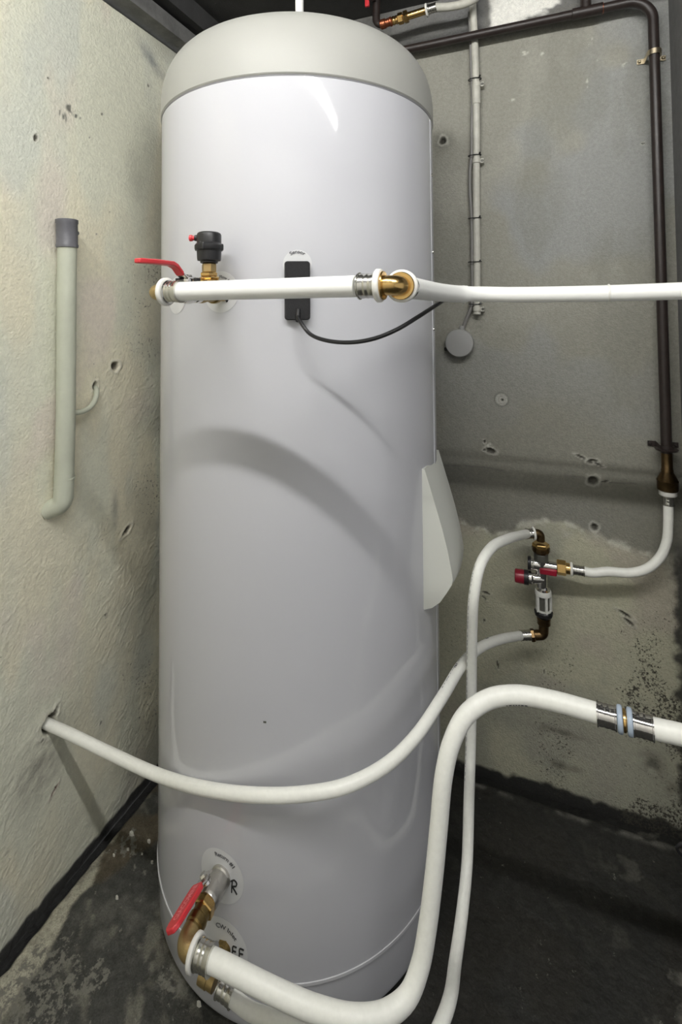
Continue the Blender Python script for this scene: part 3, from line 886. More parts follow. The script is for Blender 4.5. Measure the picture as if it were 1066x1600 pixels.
# ------------------------------------------------------------------ lower connections
rx, ry, rz = p_ret[0], p_ret[1], p_ret[2]
LV = thing('ball_valve', 'chrome and brass ball valve with red lever on tank Return connection', 'valve', (rx, ry, rz))
ce = V(*(-0.5083, 0.6400, 0.2374))            # corner of the lower elbow
dv = (ce - V(rx, .737, rz)); Lv = dv.length; dvn = dv.normalized()
o0 = V(rx, .737, rz)
obj('nipple', lathe(MB(), [(-.004, .0178), (.004, .0182), (.006, .0165), (.022, .0165)], o0, dvn, n=30), 'dull_chrome', LV)
obj('valve_body', lathe(MB(), [(.018, .0150), (.020, .0172), (.027, .0178), (.036, .0172), (.040, .0160)], o0, dvn, n=30), 'dull_chrome', LV)
obj('tail_nut', hexn(MB(), .0175, .040, .052, o0, dvn, rot=.4), 'brass', LV, smooth=25)
obj('tail_piece', lathe(MB(), [(.052, .0135), (.060, .0135), (.062, .0152), (.072, .0152), (.074, .0132), (Lv - .008, .0132)], o0, dvn, n=28), 'dull_brass', LV)
# lever: pivots on the upper left side of the valve body and lies along the valve
pv = o0 + dvn * .027
nrm = V(-.55, -.15, .80); nrm = (nrm - dvn * nrm.dot(dvn)).normalized()
obj('stem', lathe(MB(), [(.010, .0085), (.020, .0080), (.0205, .0062), (.026, .0060)], pv, nrm, n=18), 'chrome', LV)
obj('stem_nut', hexn(MB(), .0062, .026, .031, pv, nrm), 'chrome', LV, smooth=25)
g0 = V(*(-0.5215, 0.6903, 0.2658)); g1 = V(*(-0.5202, 0.6316, 0.2697))
gd = (g1 - g0).normalized(); gs = gd.cross(nrm).normalized(); gn = gs.cross(gd)
pc0 = pv + nrm * .0245
mpl = MB(); vs = []
for c, hw in ((pc0 - gd * .010, .0095), (pc0 + gd * .006, .0105), (g0 + gd * .006, .0100)):
    vs += [c - gs * hw - gn * .0014, c + gs * hw - gn * .0014, c + gs * hw + gn * .0014, c - gs * hw + gn * .0014]
obj('lever_plate', mpl.add(vs, strip_faces(3)), 'chrome', LV, smooth=0, bevel=.0006)
Lg = (g1 - g0).length
gv = []
prof = [(-.003, .0090), (.002, .0122), (.012, .0126), (Lg * .6, .0126), (Lg - .004, .0122), (Lg + .003, .0108), (Lg + .008, .0065)]
for (t, hw) in prof:
    c = g0 + gd * t
    gv += [c - gs * hw - gn * .0038, c + gs * hw - gn * .0038, c + gs * hw + gn * .0038, c - gs * hw + gn * .0038]
gr = obj('lever_grip', MB().add(gv, strip_faces(len(prof))), 'red', LV, smooth=30, bevel=.0016, label='red dipped lever with raised lettering, highlights painted pink')
tv, tf = text_mesh('GIACOMINI', .0115)
cg = g0 + gd * (Lg * .47) + gn * .0040
wmax = max(q[0] for q in tv)
tv2 = [cg - gd * (q[0] / wmax * Lg * .44) - gs * (-(q[1] - .0042)) * 1.25 for q in tv]
obj('lettering', MB().add(tv2, tf), 'letter_highlight', gr, smooth=0, label='raised capital letters with highlights painted pink')

LE = thing('press_elbow', 'dull brass press elbow at bottom left joining valve to thick white hose', 'pipe fitting', tuple(ce))
hd = (V(*(-0.3869, 0.6430, 0.2399)) - ce).normalized()
obj('elbow_body', tube(MB(), arc_path(ce - dvn * .020, ce + V(0, 0, 0), ce + hd * .020, .012, 12), .0142, n=26), 'raw_brass', LE, smooth=60)
collar(LE, ce + hd * .017, hd, r=.0212, L=.008)
press_sleeve(LE, ce + hd * .0255, hd, L=.024, r=.0168)
hose = [ce + hd * .046, ce + hd * .075, (-0.3591, 0.6476, 0.2334), (-0.3022, 0.6551, 0.2283), (-0.2474, 0.6646, 0.2302), (-0.2105, 0.6844, 0.2289), (-0.1852, 0.7070, 0.2367), (-0.1720, 0.7251, 0.2619), (-0.1641, 0.7374, 0.3015), (-0.1563, 0.7489, 0.3628), (-0.1501, 0.7596, 0.4261), (-0.1436, 0.7704, 0.4915), (-0.1339, 0.7835, 0.5302), (-0.1149, 0.8004, 0.5623), (-0.0818, 0.8201, 0.5819), (-0.0403, 0.8306, 0.5912), (0.0091, 0.8315, 0.5951), (0.0677, 0.8297, 0.5947)]
big = obj('thick_hose', tube(MB(), smooth_path(hose, .006), .0131, n=30), 'hose')
tag(big, 'thick white hose from bottom left elbow bending up and over in front of back wall', 'hose')
q0 = V(*hose[-1]); q1 = V(*(0.1361, 0.8242, 0.5967)); cd = (q1 - q0).normalized(); CL = (q1 - q0).length
CP = thing('press_coupling', 'shiny steel press coupling with two bluish rings joining thick white hoses', 'pipe fitting', tuple(q0))
press_sleeve(CP, q0 - cd * .001, cd, L=CL * .36, r=.0150, mat='chrome')
collar(CP, q0 + cd * CL * .355, cd, r=.0172, L=CL * .11, mat='clear_collar')
obj('coupling_body', lathe(MB(), [(CL * .40, .0120), (CL * .46, .0120), (CL * .475, .0142), (CL * .515, .0142), (CL * .53, .0120), (CL * .60, .0120)], q0, cd, n=28), 'brass', CP)
collar(CP, q0 + cd * CL * .535, cd, r=.0172, L=CL * .11, mat='clear_collar')
press_sleeve(CP, q0 + cd * CL * .645, cd, L=CL * .36, r=.0150, mat='chrome')
h2 = [q1, (0.1695, 0.8221, 0.5993), (.30, .826, .598), (.6, .826, .60), (2.2, .826, .60)]
tag(obj('hose_end_piece', tube(MB(), smooth_path(h2, .008), .0131, n=30), 'hose'), 'thick white hose continuing right of the steel coupling', 'hose')

# cold water inlet: thin hose under the thick one, looping up on the right to the mixing valve
cwx, cwz = p_cw[0], p_cw[2]
CW = thing('inlet_fitting', 'small brass fitting with steel sleeve on tank CW Inlet connection', 'pipe fitting', (cwx, .737, cwz))
c0 = V(*(-0.5099, 0.6900, 0.1377)); c1 = V(*(-0.4545, 0.6880, 0.1323)); cc = (c1 - c0).normalized()
obj('inlet_elbow', tube(MB(), arc_path((cwx + .004, .745, cwz), (cwx + .004, .692, cwz + .001), c0 + cc * .004, .008, 10), .0105, n=22), 'dull_brass', CW, smooth=60)
obj('inlet_nut', hexn(MB(), .0125, 0, .010, (cwx + .002, .737, cwz), (0, -1, 0), rot=.2), 'dull_brass', CW, smooth=25)
obj('brass_tail', lathe(MB(), [(-.004, .0118), (.010, .0118), (.011, .0105), (.022, .0105)], c0, cc, n=24), 'raw_brass', CW)
press_sleeve(CW, c0 + cc * ((c1 - c0).length - .026), cc, L=.026, r=.0118)
E0 = (-0.0358, 1.3000, 0.6457)
hose2 = [c1 - cc * .001, c1 + cc * .03, (-0.3689, 0.6840, 0.1421), (-.31, .684, .145), (-.24, .686, .105), (-.185, .695, .110), (-.163, .710, .160), (-0.1422, 0.7672, 0.1702), (-0.1439, 0.8482, 0.1408), (-0.1416, 0.9131, 0.1517), (-0.1407, 0.9664, 0.1740), (-0.1410, 1.0063, 0.2515), (-0.1388, 1.0302, 0.3516), (-0.1347, 1.0219, 0.4670), (-0.1297, 1.0039, 0.5691), (-0.1237, 0.9927, 0.6415), (-0.1143, 1.0107, 0.6881), (-0.0974, 1.0651, 0.7026), (-0.0706, 1.1513, 0.6891), (-0.0506, 1.2353, 0.6651), E0]
inlet_hose = tag(obj('inlet_hose', tube(MB(), smooth_path(hose2, .006), .0100, n=24), 'hose'), 'thin white hose hanging down beside tank from top of mixing valve to CW Inlet', 'hose')

# thin hose out of the left wall, round the tank front to the mixing valve
E1 = (-0.0548, 1.3020, 0.4031)
hose3 = [(-.972, .772, .336), (-.948, .772, .335), (-0.8896, 0.7692, 0.3363), (-0.7904, 0.7707, 0.3288), (-0.6615, 0.7562, 0.3405), (-0.5365, 0.7284, 0.3798), (-0.4326, 0.7195, 0.4111), (-0.3596, 0.7314, 0.4259), (-0.2944, 0.7564, 0.4383), (-0.2409, 0.8038, 0.4494), (-0.2055, 0.8546, 0.4650), (-0.1750, 0.9249, 0.4861), (-0.1530, 1.0248, 0.4862), (-0.1289, 1.1154, 0.4701), (-0.0943, 1.2052, 0.4422), E1]
return_hose = tag(obj('return_hose', tube(MB(), smooth_path(hose3, .006), .0100, n=24), 'hose'), 'thin white hose from hole in left wall sweeping around tank front to mixing valve', 'hose')

def print_marks(parent, pts, r, t0, t1, facing, lo, hi, gap, seed, half=.0006):
    """a dashed line of print along a hose, between path fractions t0 and t1"""
    rnd = random.Random(seed); P_ = smooth_path(pts, .002); n_ = len(P_); mb = MB()
    i = int(t0 * n_); fdir = V(*facing).normalized()
    while i < int(t1 * n_) - 6:
        k = rnd.randint(lo, hi)
        vs = []
        for j in range(i, min(i + k, n_ - 2) + 1):
            t = (P_[j + 1] - P_[j - 1]).normalized()
            q = (fdir - t * fdir.dot(t)).normalized(); sd = t.cross(q)
            for sg in (-1, 1):
                off = (q + sd * (sg * half / r)).normalized() * (r + .00025)
                vs.append(P_[j] + off)
        m_ = len(vs) // 2
        mb.add(vs, [(2 * j, 2 * j + 1, 2 * j + 3, 2 * j + 2) for j in range(m_ - 1)])
        i += k + rnd.randint(1, gap)
    o = obj('print_marks', mb, 'grey_ink', parent, smooth=0, fix=False)
    o['kind'] = 'stuff'
    return o
print_marks(inlet_hose, hose2, .0100, .50, .86, (-.75, -.65, 0), 1, 4, 4, 3, .0005)
print_marks(return_hose, hose3, .0100, .70, .97, (-.45, -.55, .7), 1, 2, 4, 5, .0007)
print_marks(return_hose, hose3, .0100, .745, .765, (-.35, -.60, .7), 1, 2, 1, 6, .0022)
print_marks(return_hose, hose3, .0100, .865, .88, (-.35, -.60, .7), 1, 2, 1, 7, .0022)
print_marks(big, hose, .0131, .845, .90, (-.3, -.8, -.55), 1, 2, 1, 8, .0016)

# ------------------------------------------------------------------ mixing valve on the back wall
mv_p = V(*(-0.0060, 1.3100, 0.5698)); mx, my = mv_p.x, 1.31
Z = lambda v: mv_p.z - (v - 885) * .001525
MV = thing('mixing_valve', 'chrome mixing valve with dark red knob and white strainer on back wall', 'valve', (mx, my, mv_p.z))
e0 = V(*E0); dtop = V(*(-0.0506, 1.2353, 0.6651)) - e0; dtop.normalize()
ct = V(mx, my, Z(834))
ax_t = (e0 - ct).normalized()
obj('top_elbow', tube(MB(), arc_path(ct + ax_t * .018, ct, V(mx, my, Z(846)), .008, 10), .0095, n=22), 'dark_brass', MV, smooth=60)
collar(MV, ct + ax_t * .013, ax_t, r=.0150, L=.005)
press_sleeve(MV, e0 - ax_t * .016, ax_t, L=.018, r=.0112)
nutm = MB()
obj('union_nut', hexn(hexn(MB(), .0165, 0, .013, (mx, my, Z(861)), up, rot=.3), .0195, -.014, -.002, (mx, my, Z(848)), up, rot=.1), 'brass', MV, smooth=25)
obj('union_collar', lathe(MB(), [(0, .018), (.004, .0205), (.012, .0205), (.014, .0170)], (mx, my, Z(863)), up, n=12), 'dark_brass', MV, smooth=25)
obj('knurled_neck', lathe(MB(), [(0, .0145), (.002, .0160), (.016, .0160), (.018, .0150)], (mx, my, Z(876)), up, n=18), 'mesh', MV, smooth=20)
zb1 = Z(882.5)
bod = MB()
lathe(bod, [(-.0250, .0130), (-.022, .0142), (-.008, .0142), (.012, .0120), (.035, .0110)], (mx, my, zb1), (1, 0, 0), n=28)
lathe(bod, [(-.050, .0125), (-.040, .0135), (.022, .0135)], (mx, my, zb1), up, n=28)
obj('valve_body', bod, 'chrome', MV, smooth=40)
obj('end_cap', lathe(MB(), [(0, .0150), (.003, .0155), (.007, .0155)], (mx - .030, my, zb1), (1, 0, 0), n=24), 'black', MV)
obj('red_panel', box(MB(), (mx - .004, my - .0155, zb1 - .016), (mx + .034, my - .006, zb1 - .001)), 'dark_red', MV, bevel=.003, label='dark red side panel')
zk = Z(903)
obj('red_knob', lathe(MB(), [(0, .0135), (.0015, .0152), (.020, .0158), (.022, .0150)], (mx - .0595, my - .008, zk), (1, 0, 0), n=20), 'dark_red', MV, smooth=25, label='dark red knob')
obj('knob_ring', lathe(MB(), [(0, .0165), (.010, .0165)], (mx - .0385, my - .008, zk), (1, 0, 0), n=24), 'black', MV)
obj('knob_neck', lathe(MB(), [(0, .0150), (.006, .0155), (.010, .0120), (.018, .0125), (.034, .0095)], (mx - .0290, my - .007, zk), (1, .1, 0), n=26), 'chrome', MV)
obj('lower_neck', lathe(MB(), [(0, .0150), (.003, .0160), (.006, .0120), (.012, .0110)], (mx + .003, my, Z(922)), up, n=26), 'chrome', MV)
cx_ = mx + .003
cg_m = MB()
lathe(cg_m, [(0, .0150), (.001, .0185), (.009, .0185), (.012, .0165)], (cx_, my, Z(928)), up, n=28)
lathe(cg_m, [(0, .0150), (.002, .0178), (.006, .0178)], (cx_, my, Z(953)), up, n=28)
for k in range(5):
    g = 2 * PI * k / 5 - PI / 2 + .42
    c = V(cx_ + .0160 * math.cos(g), my + .0160 * math.sin(g), Z(952))
    lathe(cg_m, [(0, .0034), (.038, .0034)], c, up, n=8)
obj('strainer_cage', cg_m, 'cage', MV, label='white strainer cage with windows')
obj('strainer_mesh', lathe(MB(), [(0, .0135), (.042, .0135)], (cx_, my, Z(953)), up, n=24), 'mesh', MV)
obj('lower_union', lathe(MB(), [(0, .0150), (.002, .0165), (.007, .0205), (.014, .0210), (.017, .0190)], (cx_, my, Z(962)), up, n=12), 'black', MV, smooth=25)
obj('lower_tail', lathe(MB(), [(0, .0130), (.002, .0150), (.012, .0150), (.014, .0160), (.018, .0160)], (cx_, my, Z(973)), up, n=22), 'dark_brass', MV)
e1 = V(*E1); cb = V(cx_ - .001, my, Z(989)); ab = (e1 - cb).normalized()
obj('bottom_elbow', tube(MB(), arc_path(V(cx_, my, Z(971)), cb, cb + ab * .034, .010, 10), .0112, n=22), 'dark_brass', MV, smooth=60)
obj('elbow_nut', hexn(MB(), .0138, 0, .010, cb + ab * .020, ab, rot=.2), 'dark_brass', MV, smooth=25)
press_sleeve(MV, e1 - ab * .024, ab, L=.026, r=.0112)
o_r = V(mx + .034, my, zb1 + .001)
obj('outlet_nut', hexn(MB(), .0165, 0, .020, o_r, (1, 0, 0), rot=.25), 'brass', MV, smooth=25)
obj('outlet_tail', lathe(MB(), [(.018, .0125), (.030, .0118)], o_r, (1, 0, 0), n=22), 'brass', MV)
collar(MV, o_r + V(.0285, 0, 0), (1, 0, 0), r=.0150, L=.006)
press_sleeve(MV, o_r + V(.035, 0, 0), (1, 0, 0), L=.024, r=.0112)
# hot outlet hose up to the riser
hose4 = [o_r + V(.057, 0, 0), o_r + V(.075, 0, -.0005), (0.1353, 1.3120, 0.5816), (0.1808, 1.3160, 0.5849), (0.2160, 1.3220, 0.5981), (0.2429, 1.3300, 0.6244), (0.2575, 1.3370, 0.6575), (0.2625, 1.3410, 0.7006), (0.2637, 1.3420, 0.7387)]
tag(obj('outlet_hose', tube(MB(), smooth_path(hose4, .005), .0100, n=24), 'hose'), 'thin white hose curving up from mixing valve to brown riser pipe', 'hose')

# ------------------------------------------------------------------ brown riser with its union
ru = V(*(0.2642, 1.3430, 0.7499))
RU = thing('pipe_union', 'brass union with white ring joining brown riser to thin white hose', 'pipe fitting', tuple(ru))
RZ = lambda v: V(.2640, 1.344, (0.2627, 1.3450, 0.7490)[2] + (780 - v) * .001478)
press_sleeve(RU, RZ(788), up, L=.022, r=.0113, mat='steel')
collar(RU, RZ(774), up, r=.0180, L=.012)
obj('union_body', lathe(MB(), [(0, .0195), (.002, .0210), (.020, .0212), (.022, .0222), (.024, .0210), (.036, .0150), (.040, .0125)], RZ(766), up, n=28), 'dark_brass', RU)
obj('copper_tail', lathe(MB(), [(0, .0122), (.008, .0126), (.010, .0115), (.045, .0115)], RZ(740), up, n=24), 'dark_brass', RU)
zt1 = (0.1835, 1.3440, 1.9071)
riser = thing('brown_pipe', 'old brown painted pipe along top of back wall turning down right corner', 'pipe', (.264, 1.344, .86))
top_l = (-.90, 1.344, 1.9045); corner = V(.264, 1.344, 1.923)
r_pts = arc_path(RZ(716), V(.2630, 1.344, 1.9075), (-.90, 1.344, 1.8987), .052, 14)
obj('pipe', tube(MB(), r_pts, .0112, n=24), 'dark_pipe', riser, smooth=60)
tb = V(*(0.1252, 1.3440, 1.8969))
teem = MB()
lathe(teem, [(-.034, .0125), (-.033, .0138), (.033, .0138), (.034, .0125)], (tb.x, 1.344, 1.9063), (-1, 0, -.008), n=24)
lathe(teem, [(0, .012), (.030, .0125), (.031, .0110), (.13, .0108)], (tb.x - .003, 1.344, 1.907), up, n=22)
obj('tee', teem, 'dark_pipe', riser)
obj('solder_ring', lathe(MB(), [(0, .0125), (.001, .0135), (.003, .0135), (.004, .0125)], (tb.x + .031, 1.344, 1.9066), (1, 0, 0), n=22), 'copper', riser)

def saddle(parent, c, half, mat, r=.0125, w=.012):
    """two-screw saddle clip around a vertical pipe against the back wall"""
    ear = YB - .0025 - c.y
    pts = [(-half, ear), (-r - .003, ear)]
    for k in range(13):
        g = PI * k / 12
        pts.append((-math.cos(g) * (r + .0012), -math.sin(g) * (r + .0012)))
    pts += [(r + .003, ear), (half, ear)]
    vs, fs = [], []
    for s, dy in pts:
        for z in (-w / 2, w / 2):
            vs.append(c + V(s, dy, z)); 
    n = len(pts)
    outer = []
    for i, (s, dy) in enumerate(pts):
        sc = 1.0
        off = V(0, -.0016, 0) if i < 2 or i > n - 3 else V(s, dy, 0).normalized() * .0016
        for z in (-w / 2, w / 2):
            outer.append(c + V(s, dy, z) + off)
    vs += outer
    k = 2 * n
    for i in range(n - 1):
        a = 2 * i
        fs += [(a, a + 1, a + 3, a + 2), (k + a, k + a + 2, k + a + 3, k + a + 1), (a, a + 2, k + a + 2, k + a), (a + 1, k + a + 1, k + a + 3, a + 3)]
    fs += [(0, k, k + 1, 1), (2 * n - 2, 2 * n - 1, k + 2 * n - 1, k + 2 * n - 2)]
    st = obj('strap', MB().add(vs, fs), mat, parent)
    for s in (-half + .005, half - .005):
        obj('screw', lathe(MB(), [(0, .0042), (.0015, .0040), (.003, .0022)], c + V(s, ear - .0018, 0), (0, -1, 0), n=12), mat, parent)
    return st
cl = V(*(0.2612, 1.3440, 1.7760)); cl.x = .2635
clip1 = thing('pipe_clip', 'plated two-screw clip holding brown riser near its top bend', 'pipe clip', tuple(cl), 'clips on the brown riser')
saddle(clip1, cl, .030, 'galv', r=.0118)
cl2 = RZ(702); cl2.x = .2640; cl2.y = 1.344
clip2 = thing('pipe_clip', 'dark rusty clip flange around brown riser just above brass union', 'pipe clip', tuple(cl2), 'clips on the brown riser')
saddle(clip2, cl2, .031, 'dark_pipe', r=.0118)
obj('flange', lathe(MB(), [(0, .0122), (.0008, .0225), (.004, .0235), (.006, .0120)], cl2 + V(0, 0, -.006), up, n=24), 'dark_pipe', clip2)

# ------------------------------------------------------------------ conduit, cable and box on the back wall
kx = -.146; ky = 1.3655
CO = thing('conduit', 'pale grey vertical conduit pipe clipped to back wall right of tank', 'conduit', (kx, ky, 1.16))
z_end = (-0.1500, 1.3650, 1.1684)[2]
cpts = [(-0.1504, 1.3655, 1.1701), (-0.1484, 1.3655, 1.3236), (-0.1472, 1.3655, 1.4936), (-0.1439, 1.3655, 1.6647), (-0.1435, 1.3655, 1.7510), (-0.1443, 1.3655, 1.8726), (-0.1458, 1.3650, 1.9337), (-0.1468, 1.3580, 1.9737), (-0.1465, 1.3520, 2.0015), (-.147, 1.350, 2.044)]
obj('pipe', tube(MB(), smooth_path(cpts, .01), .0092, n=20), 'conduit', CO)
s0 = V(*(-0.1429, 1.3655, 1.7284))
obj('coupling', lathe(MB(), [(0, .0095), (.001, .0108), (.054, .0108), (.055, .0095)], s0, up, n=20), 'conduit', CO)
for i, (v, u) in enumerate(((133, 744.5), (252, 745), (483, 746))):
    c = V(*(-0.1417, 1.3655, 1.7801)) if i == 0 else (V(*(-0.1450, 1.3655, 1.5755)) if i == 1 else V(*(-0.1499, 1.3655, 1.1836)))
    mbk = MB()
    lathe(mbk, [(-.006, .0095), (-.005, .0112), (.005, .0112), (.006, .0095)], c, up, n=18)
    box(mbk, (c.x + .008, ky - .002, c.z - .006), (c.x + .018, YB + .002, c.z + .006))
    cc_ = obj('conduit_clip', mbk, 'conduit', CO)
    obj('screw', lathe(MB(), [(0, .004), (.002, .0035)], (c.x + .0145, ky - .001, c.z), (0, -1, 0), n=10), 'mesh', cc_)
gcab = thing('grey_cable', 'thin grey cable tied along left side of conduit down to round box', 'cable', (-0.1599, 1.3680, 1.4954))
g_pts = [(-0.1563, 1.3620, 1.9817), (-0.1555, 1.3665, 1.9104), (-0.1550, 1.3690, 1.8240), (-0.1534, 1.3700, 1.7545), (-0.1551, 1.3700, 1.7026), (-0.1569, 1.3700, 1.6421), (-0.1581, 1.3690, 1.5936), (-0.1629, 1.3710, 1.5567), (-0.1641, 1.3710, 1.5051), (-0.1608, 1.3690, 1.4253), (-0.1614, 1.3690, 1.3076), (-0.1623, 1.3680, 1.2125), (-0.1651, 1.3680, 1.1905), (-0.1771, 1.3700, 1.1618), (-0.1877, 1.3710, 1.1346), (-0.1931, 1.3720, 1.1193)]
obj('cable', tube(MB(), smooth_path(g_pts, .008), .0046, n=12), 'grey_cable', gcab)
def tie(p):
    p = V(*p); mb = MB(); pts = []
    for k in range(25):
        g = 2 * PI * k / 24
        pts.append(V(p.x + .0165 * math.cos(g), p.y + .0118 * math.sin(g), p.z + .001 * math.sin(g)))
    tube(mb, pts, .0014, n=6, caps=False)
    lathe(mb, [(0, .0024), (.006, .0024)], p + V(.0135, -.010, 0), (.2, -.6, .2), n=6)
    return mb
for (a_) in ((-0.1464, 1.3660, 1.7967), (-0.1498, 1.3660, 1.5917), (-0.1525, 1.3660, 1.4242), (-0.1539, 1.3660, 1.3086), (-0.1546, 1.3660, 1.1971)):
    obj('cable_tie', tie(a_), 'black', gcab)
bc = V(*(-0.1960, 1.3550, 1.0946))
JB = thing('junction_box', 'round grey junction box on back wall below end of conduit', 'electrical box', (bc.x, YB, bc.z))
obj('box_body', lathe(MB(), [(0, .033), (.006, .035), (.026, .0355), (.028, .034)], (bc.x, YB + .003, bc.z), (0, -1, 0), n=44), 'grey_box', JB)
obj('lid', lathe(MB(), [(.026, .0352), (.0275, .0368), (.033, .0368), (.0355, .0352), (.0365, .030), (.0366, .0)], (bc.x, YB + .003, bc.z), (0, -1, 0), n=44), 'grey_box', JB)
obj('cable_entry', lathe(MB(), [(0, .0075), (.012, .0065)], (bc.x + .004, 1.370, bc.z + .033), (.15, 0, 1), n=16), 'grey_box', JB)
obj('side_knockout', lathe(MB(), [(0, .0050), (.008, .0042)], (bc.x - .034, 1.371, bc.z - .016), (-1, 0, -.3), n=14), 'black', JB)

# ------------------------------------------------------------------ old drain pipe on the left wall
dxp = -.949 + .026
DR = thing('drain_pipe', 'overpainted pale green drain pipe with grey coupling on left wall', 'pipe', (dxp, .772, .8))
top_c = V(*(-0.9230, 0.7740, 1.3719)); bot_c = V(*(-0.9230, 0.7712, 0.8109))
xsP = [(-0.9230, 0.7763, 1.3180), (-0.9230, 0.7764, 1.2046), (-0.9230, 0.7773, 1.0840), (-0.9230, 0.7776, 0.9510), (-0.9230, 0.7760, 0.8460)]
pp = smooth_path(xsP, .012)
elb = arc_path(pp[-1], V(*(-0.9230, 0.7746, 0.7850)), V(-.955, V(*(-0.9400, 0.7693, 0.7729)).y - .006, V(*(-0.9400, 0.7694, 0.7716)).z), .022, 10)
obj('pipe', tube(MB(), pp, .0185, n=28), 'drain', DR)
obj('elbow', tube(MB(), elb, .0190, n=28), 'drain', DR, smooth=60)
jz = V(*(-0.9230, 0.7769, 0.8352))
obj('joint_ring', lathe(MB(), [(-.002, .0185), (-.001, .0198), (.002, .0198), (.003, .0185)], jz, up, n=28), 'drain', DR)
g0_ = V(*(-0.9230, 0.7763, 1.3180)); g1_ = V(*(-0.9230, 0.7747, 1.3761)); gL = (g1_ - g0_).length
obj('coupling', lathe(MB(), [(-.002, .0188), (-.001, .0212), (.004, .0218), (.006, .0206), (gL - .010, .0206), (gL - .008, .0218), (gL - .001, .0218), (gL, .0195), (gL - .02, .0185)], g0_, g1_ - g0_, n=36), 'grey_coupling', DR, smooth=40, label='grey plastic coupling with open top')
obj('coupling_lug', lathe(MB(), [(0, .005), (.003, .0048), (.005, .003)], g0_ + (g1_ - g0_) * .55 + V(.004, .0195, 0), (.2, 1, 0), n=14), 'grey_coupling', DR)
br = [(-0.9250, 0.7985, 0.9670), (-0.9250, 0.8196, 0.9659), (-0.9280, 0.8440, 0.9712), (-0.9320, 0.8613, 0.9852), (-0.9400, 0.8721, 1.0004), (-0.9560, 0.8832, 1.0083)]
obj('branch_tube', tube(MB(), smooth_path(br, .005), .0058, n=16), 'drain', DR)

# ------------------------------------------------------------------ pipework under the ceiling
TP = thing('overhead_fitting', 'copper and brass fitting string on grey pipe above tank top', 'pipe fitting', (-0.3323, 1.3000, 1.9712))
a0 = V(*(-0.3991, 1.3000, 1.9612)); a1 = V(*(-0.2594, 1.3000, 1.9736)); ad = (a1 - a0).normalized(); AL = (a1 - a0).length
obj('copper_elbow', tube(MB(), arc_path(V(*(-0.3966, 1.3000, 2.0288)) + V(0, 0, .03), V(*(-0.3991, 1.3000, 1.9612)), a0 + ad * .035, .018, 10), .0105, n=20), 'dark_pipe', TP, smooth=60)
obj('copper_socket', lathe(MB(), [(.012, .0110), (.014, .0128), (.026, .0128), (.028, .0108), (.038, .0108), (.040, .0125), (.044, .0125), (.046, .0105)], a0, ad, n=22), 'copper', TP)
bm_ = MB(); lathe(bm_, [(.046, .0100), (.050, .0120), (.054, .0100), (.058, .0120), (.062, .0100)], a0, ad, n=20)
hexn(bm_, .0150, .062, .076, a0, ad); hexn(bm_, .0165, .078, .090, a0, ad, rot=.3); lathe(bm_, [(.090, .0100), (AL, .0098)], a0, ad, n=20)
obj('brass_union', bm_, 'brass', TP, smooth=25)
collar(TP, a1 - ad * .003, ad, r=.0170, L=.006)
press_sleeve(TP, a1 + ad * .004, ad, L=.022, r=.0120)
gp = [a1 + ad * .024, (-0.2041, 1.3000, 1.9693), (-0.1637, 1.3030, 1.9700), (-0.1370, 1.3100, 1.9813), (-0.1212, 1.3150, 2.0006), (-0.1163, 1.3180, 2.0282)]
tag(obj('overhead_pipe', tube(MB(), smooth_path(gp, .005), .0105, n=22), 'conduit'), 'short grey pipe under ceiling running to conduit top', 'pipe')
rl = V(*(-0.4178, 1.2800, 2.0185))
RV = thing('shutoff_lever', 'small red valve lever under dark ceiling above tank', 'valve', tuple(rl))
obj('lever', box(MB(), (rl.x - .006, rl.y - .004, rl.z - .010), (rl.x + .006, rl.y + .004, rl.z + .03)), 'red', RV, bevel=.002)
obj('stem', lathe(MB(), [(0, .006), (.02, .006)], rl + V(.004, 0, .01), (1, .2, 0), n=14), 'dark_pipe', RV)
vp = V(TX + .002, TY, 0)
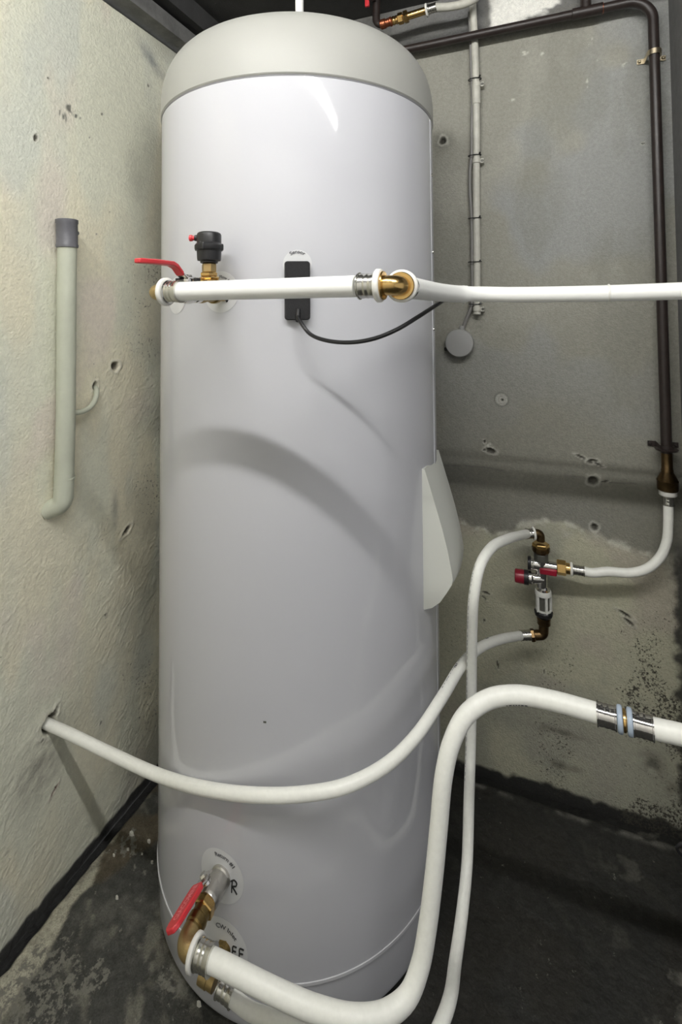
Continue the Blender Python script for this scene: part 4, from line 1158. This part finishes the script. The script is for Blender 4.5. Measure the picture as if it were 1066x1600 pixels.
tp = thing('vent_pipe', 'thin white pipe rising from domed tank top into ceiling', 'pipe', (vp.x, vp.y, 1.732))
obj('pipe', lathe(MB(), [(1.730, .0095), (2.05, .0095)], vp, (.004, -.01, 1), n=20), 'pipe', tp)

# ------------------------------------------------------------------ crumbs of plaster on the floor
chips = ((-0.8804, 0.9268, 0.0040), (-0.8318, 0.9275, 0.0040), (-0.8632, 0.8977, 0.0030), (-0.8829, 0.8775, 0.0030), (-0.7947, 0.8962, 0.0030), (-0.8275, 0.9015, 0.0030), (-0.5614, 0.7475, 0.0040), (-0.8142, 0.8185, 0.0030))
szs = (.007, .005, .004, .004, .004, .003, .005, .005)
places = ('largest pale plaster crumb on floor left of tank, curled', 'second pale plaster crumb on floor close to tank', 'small pale crumb on floor just below the curled crumb', 'small pale crumb on floor nearest left wall', 'small pale crumb on floor touching tank side', 'tiny pale crumb on floor between other crumbs', 'thin pale sliver on floor in front of tank bottom', 'flat pale crumb on brown floor stain')
for i, p in enumerate(chips):
    s = szs[i]; rnd = random.Random(i)
    mb = MB()
    vs = [V(*p) + V(s * rnd.uniform(.7, 1.2) * math.cos(k * PI / 3), s * rnd.uniform(.4, .8) * math.sin(k * PI / 3), -.006) for k in range(6)]
    vs += [V(*p) + V(s * rnd.uniform(.5, .9) * math.cos(k * PI / 3), s * rnd.uniform(.2, .6) * math.sin(k * PI / 3), s * .12) for k in range(6)]
    fs = [tuple(range(5, -1, -1)), tuple(range(6, 12))] + [(k, (k + 1) % 6, 6 + (k + 1) % 6, 6 + k) for k in range(6)]
    tag(obj('plaster_crumb', mb.add(vs, fs), 'chip', smooth=0), places[i], 'debris', 'plaster crumbs on the floor')

# dark pipe end low in the right corner
pe = V(*(0.2339, 1.1850, 0.1176))
tag(obj('floor_pipe_stub', tube(MB(), smooth_path([(.36, pe.y + .02, pe.z - .05), (.30, pe.y, pe.z - .02), pe + V(.005, 0, 0), pe + V(-.004, 0, .012), pe + V(.012, .002, .026), (.36, pe.y + .02, pe.z + .03)], .004), .003, n=10), 'black'), 'black cable loop low in the right corner by the floor', 'cable')
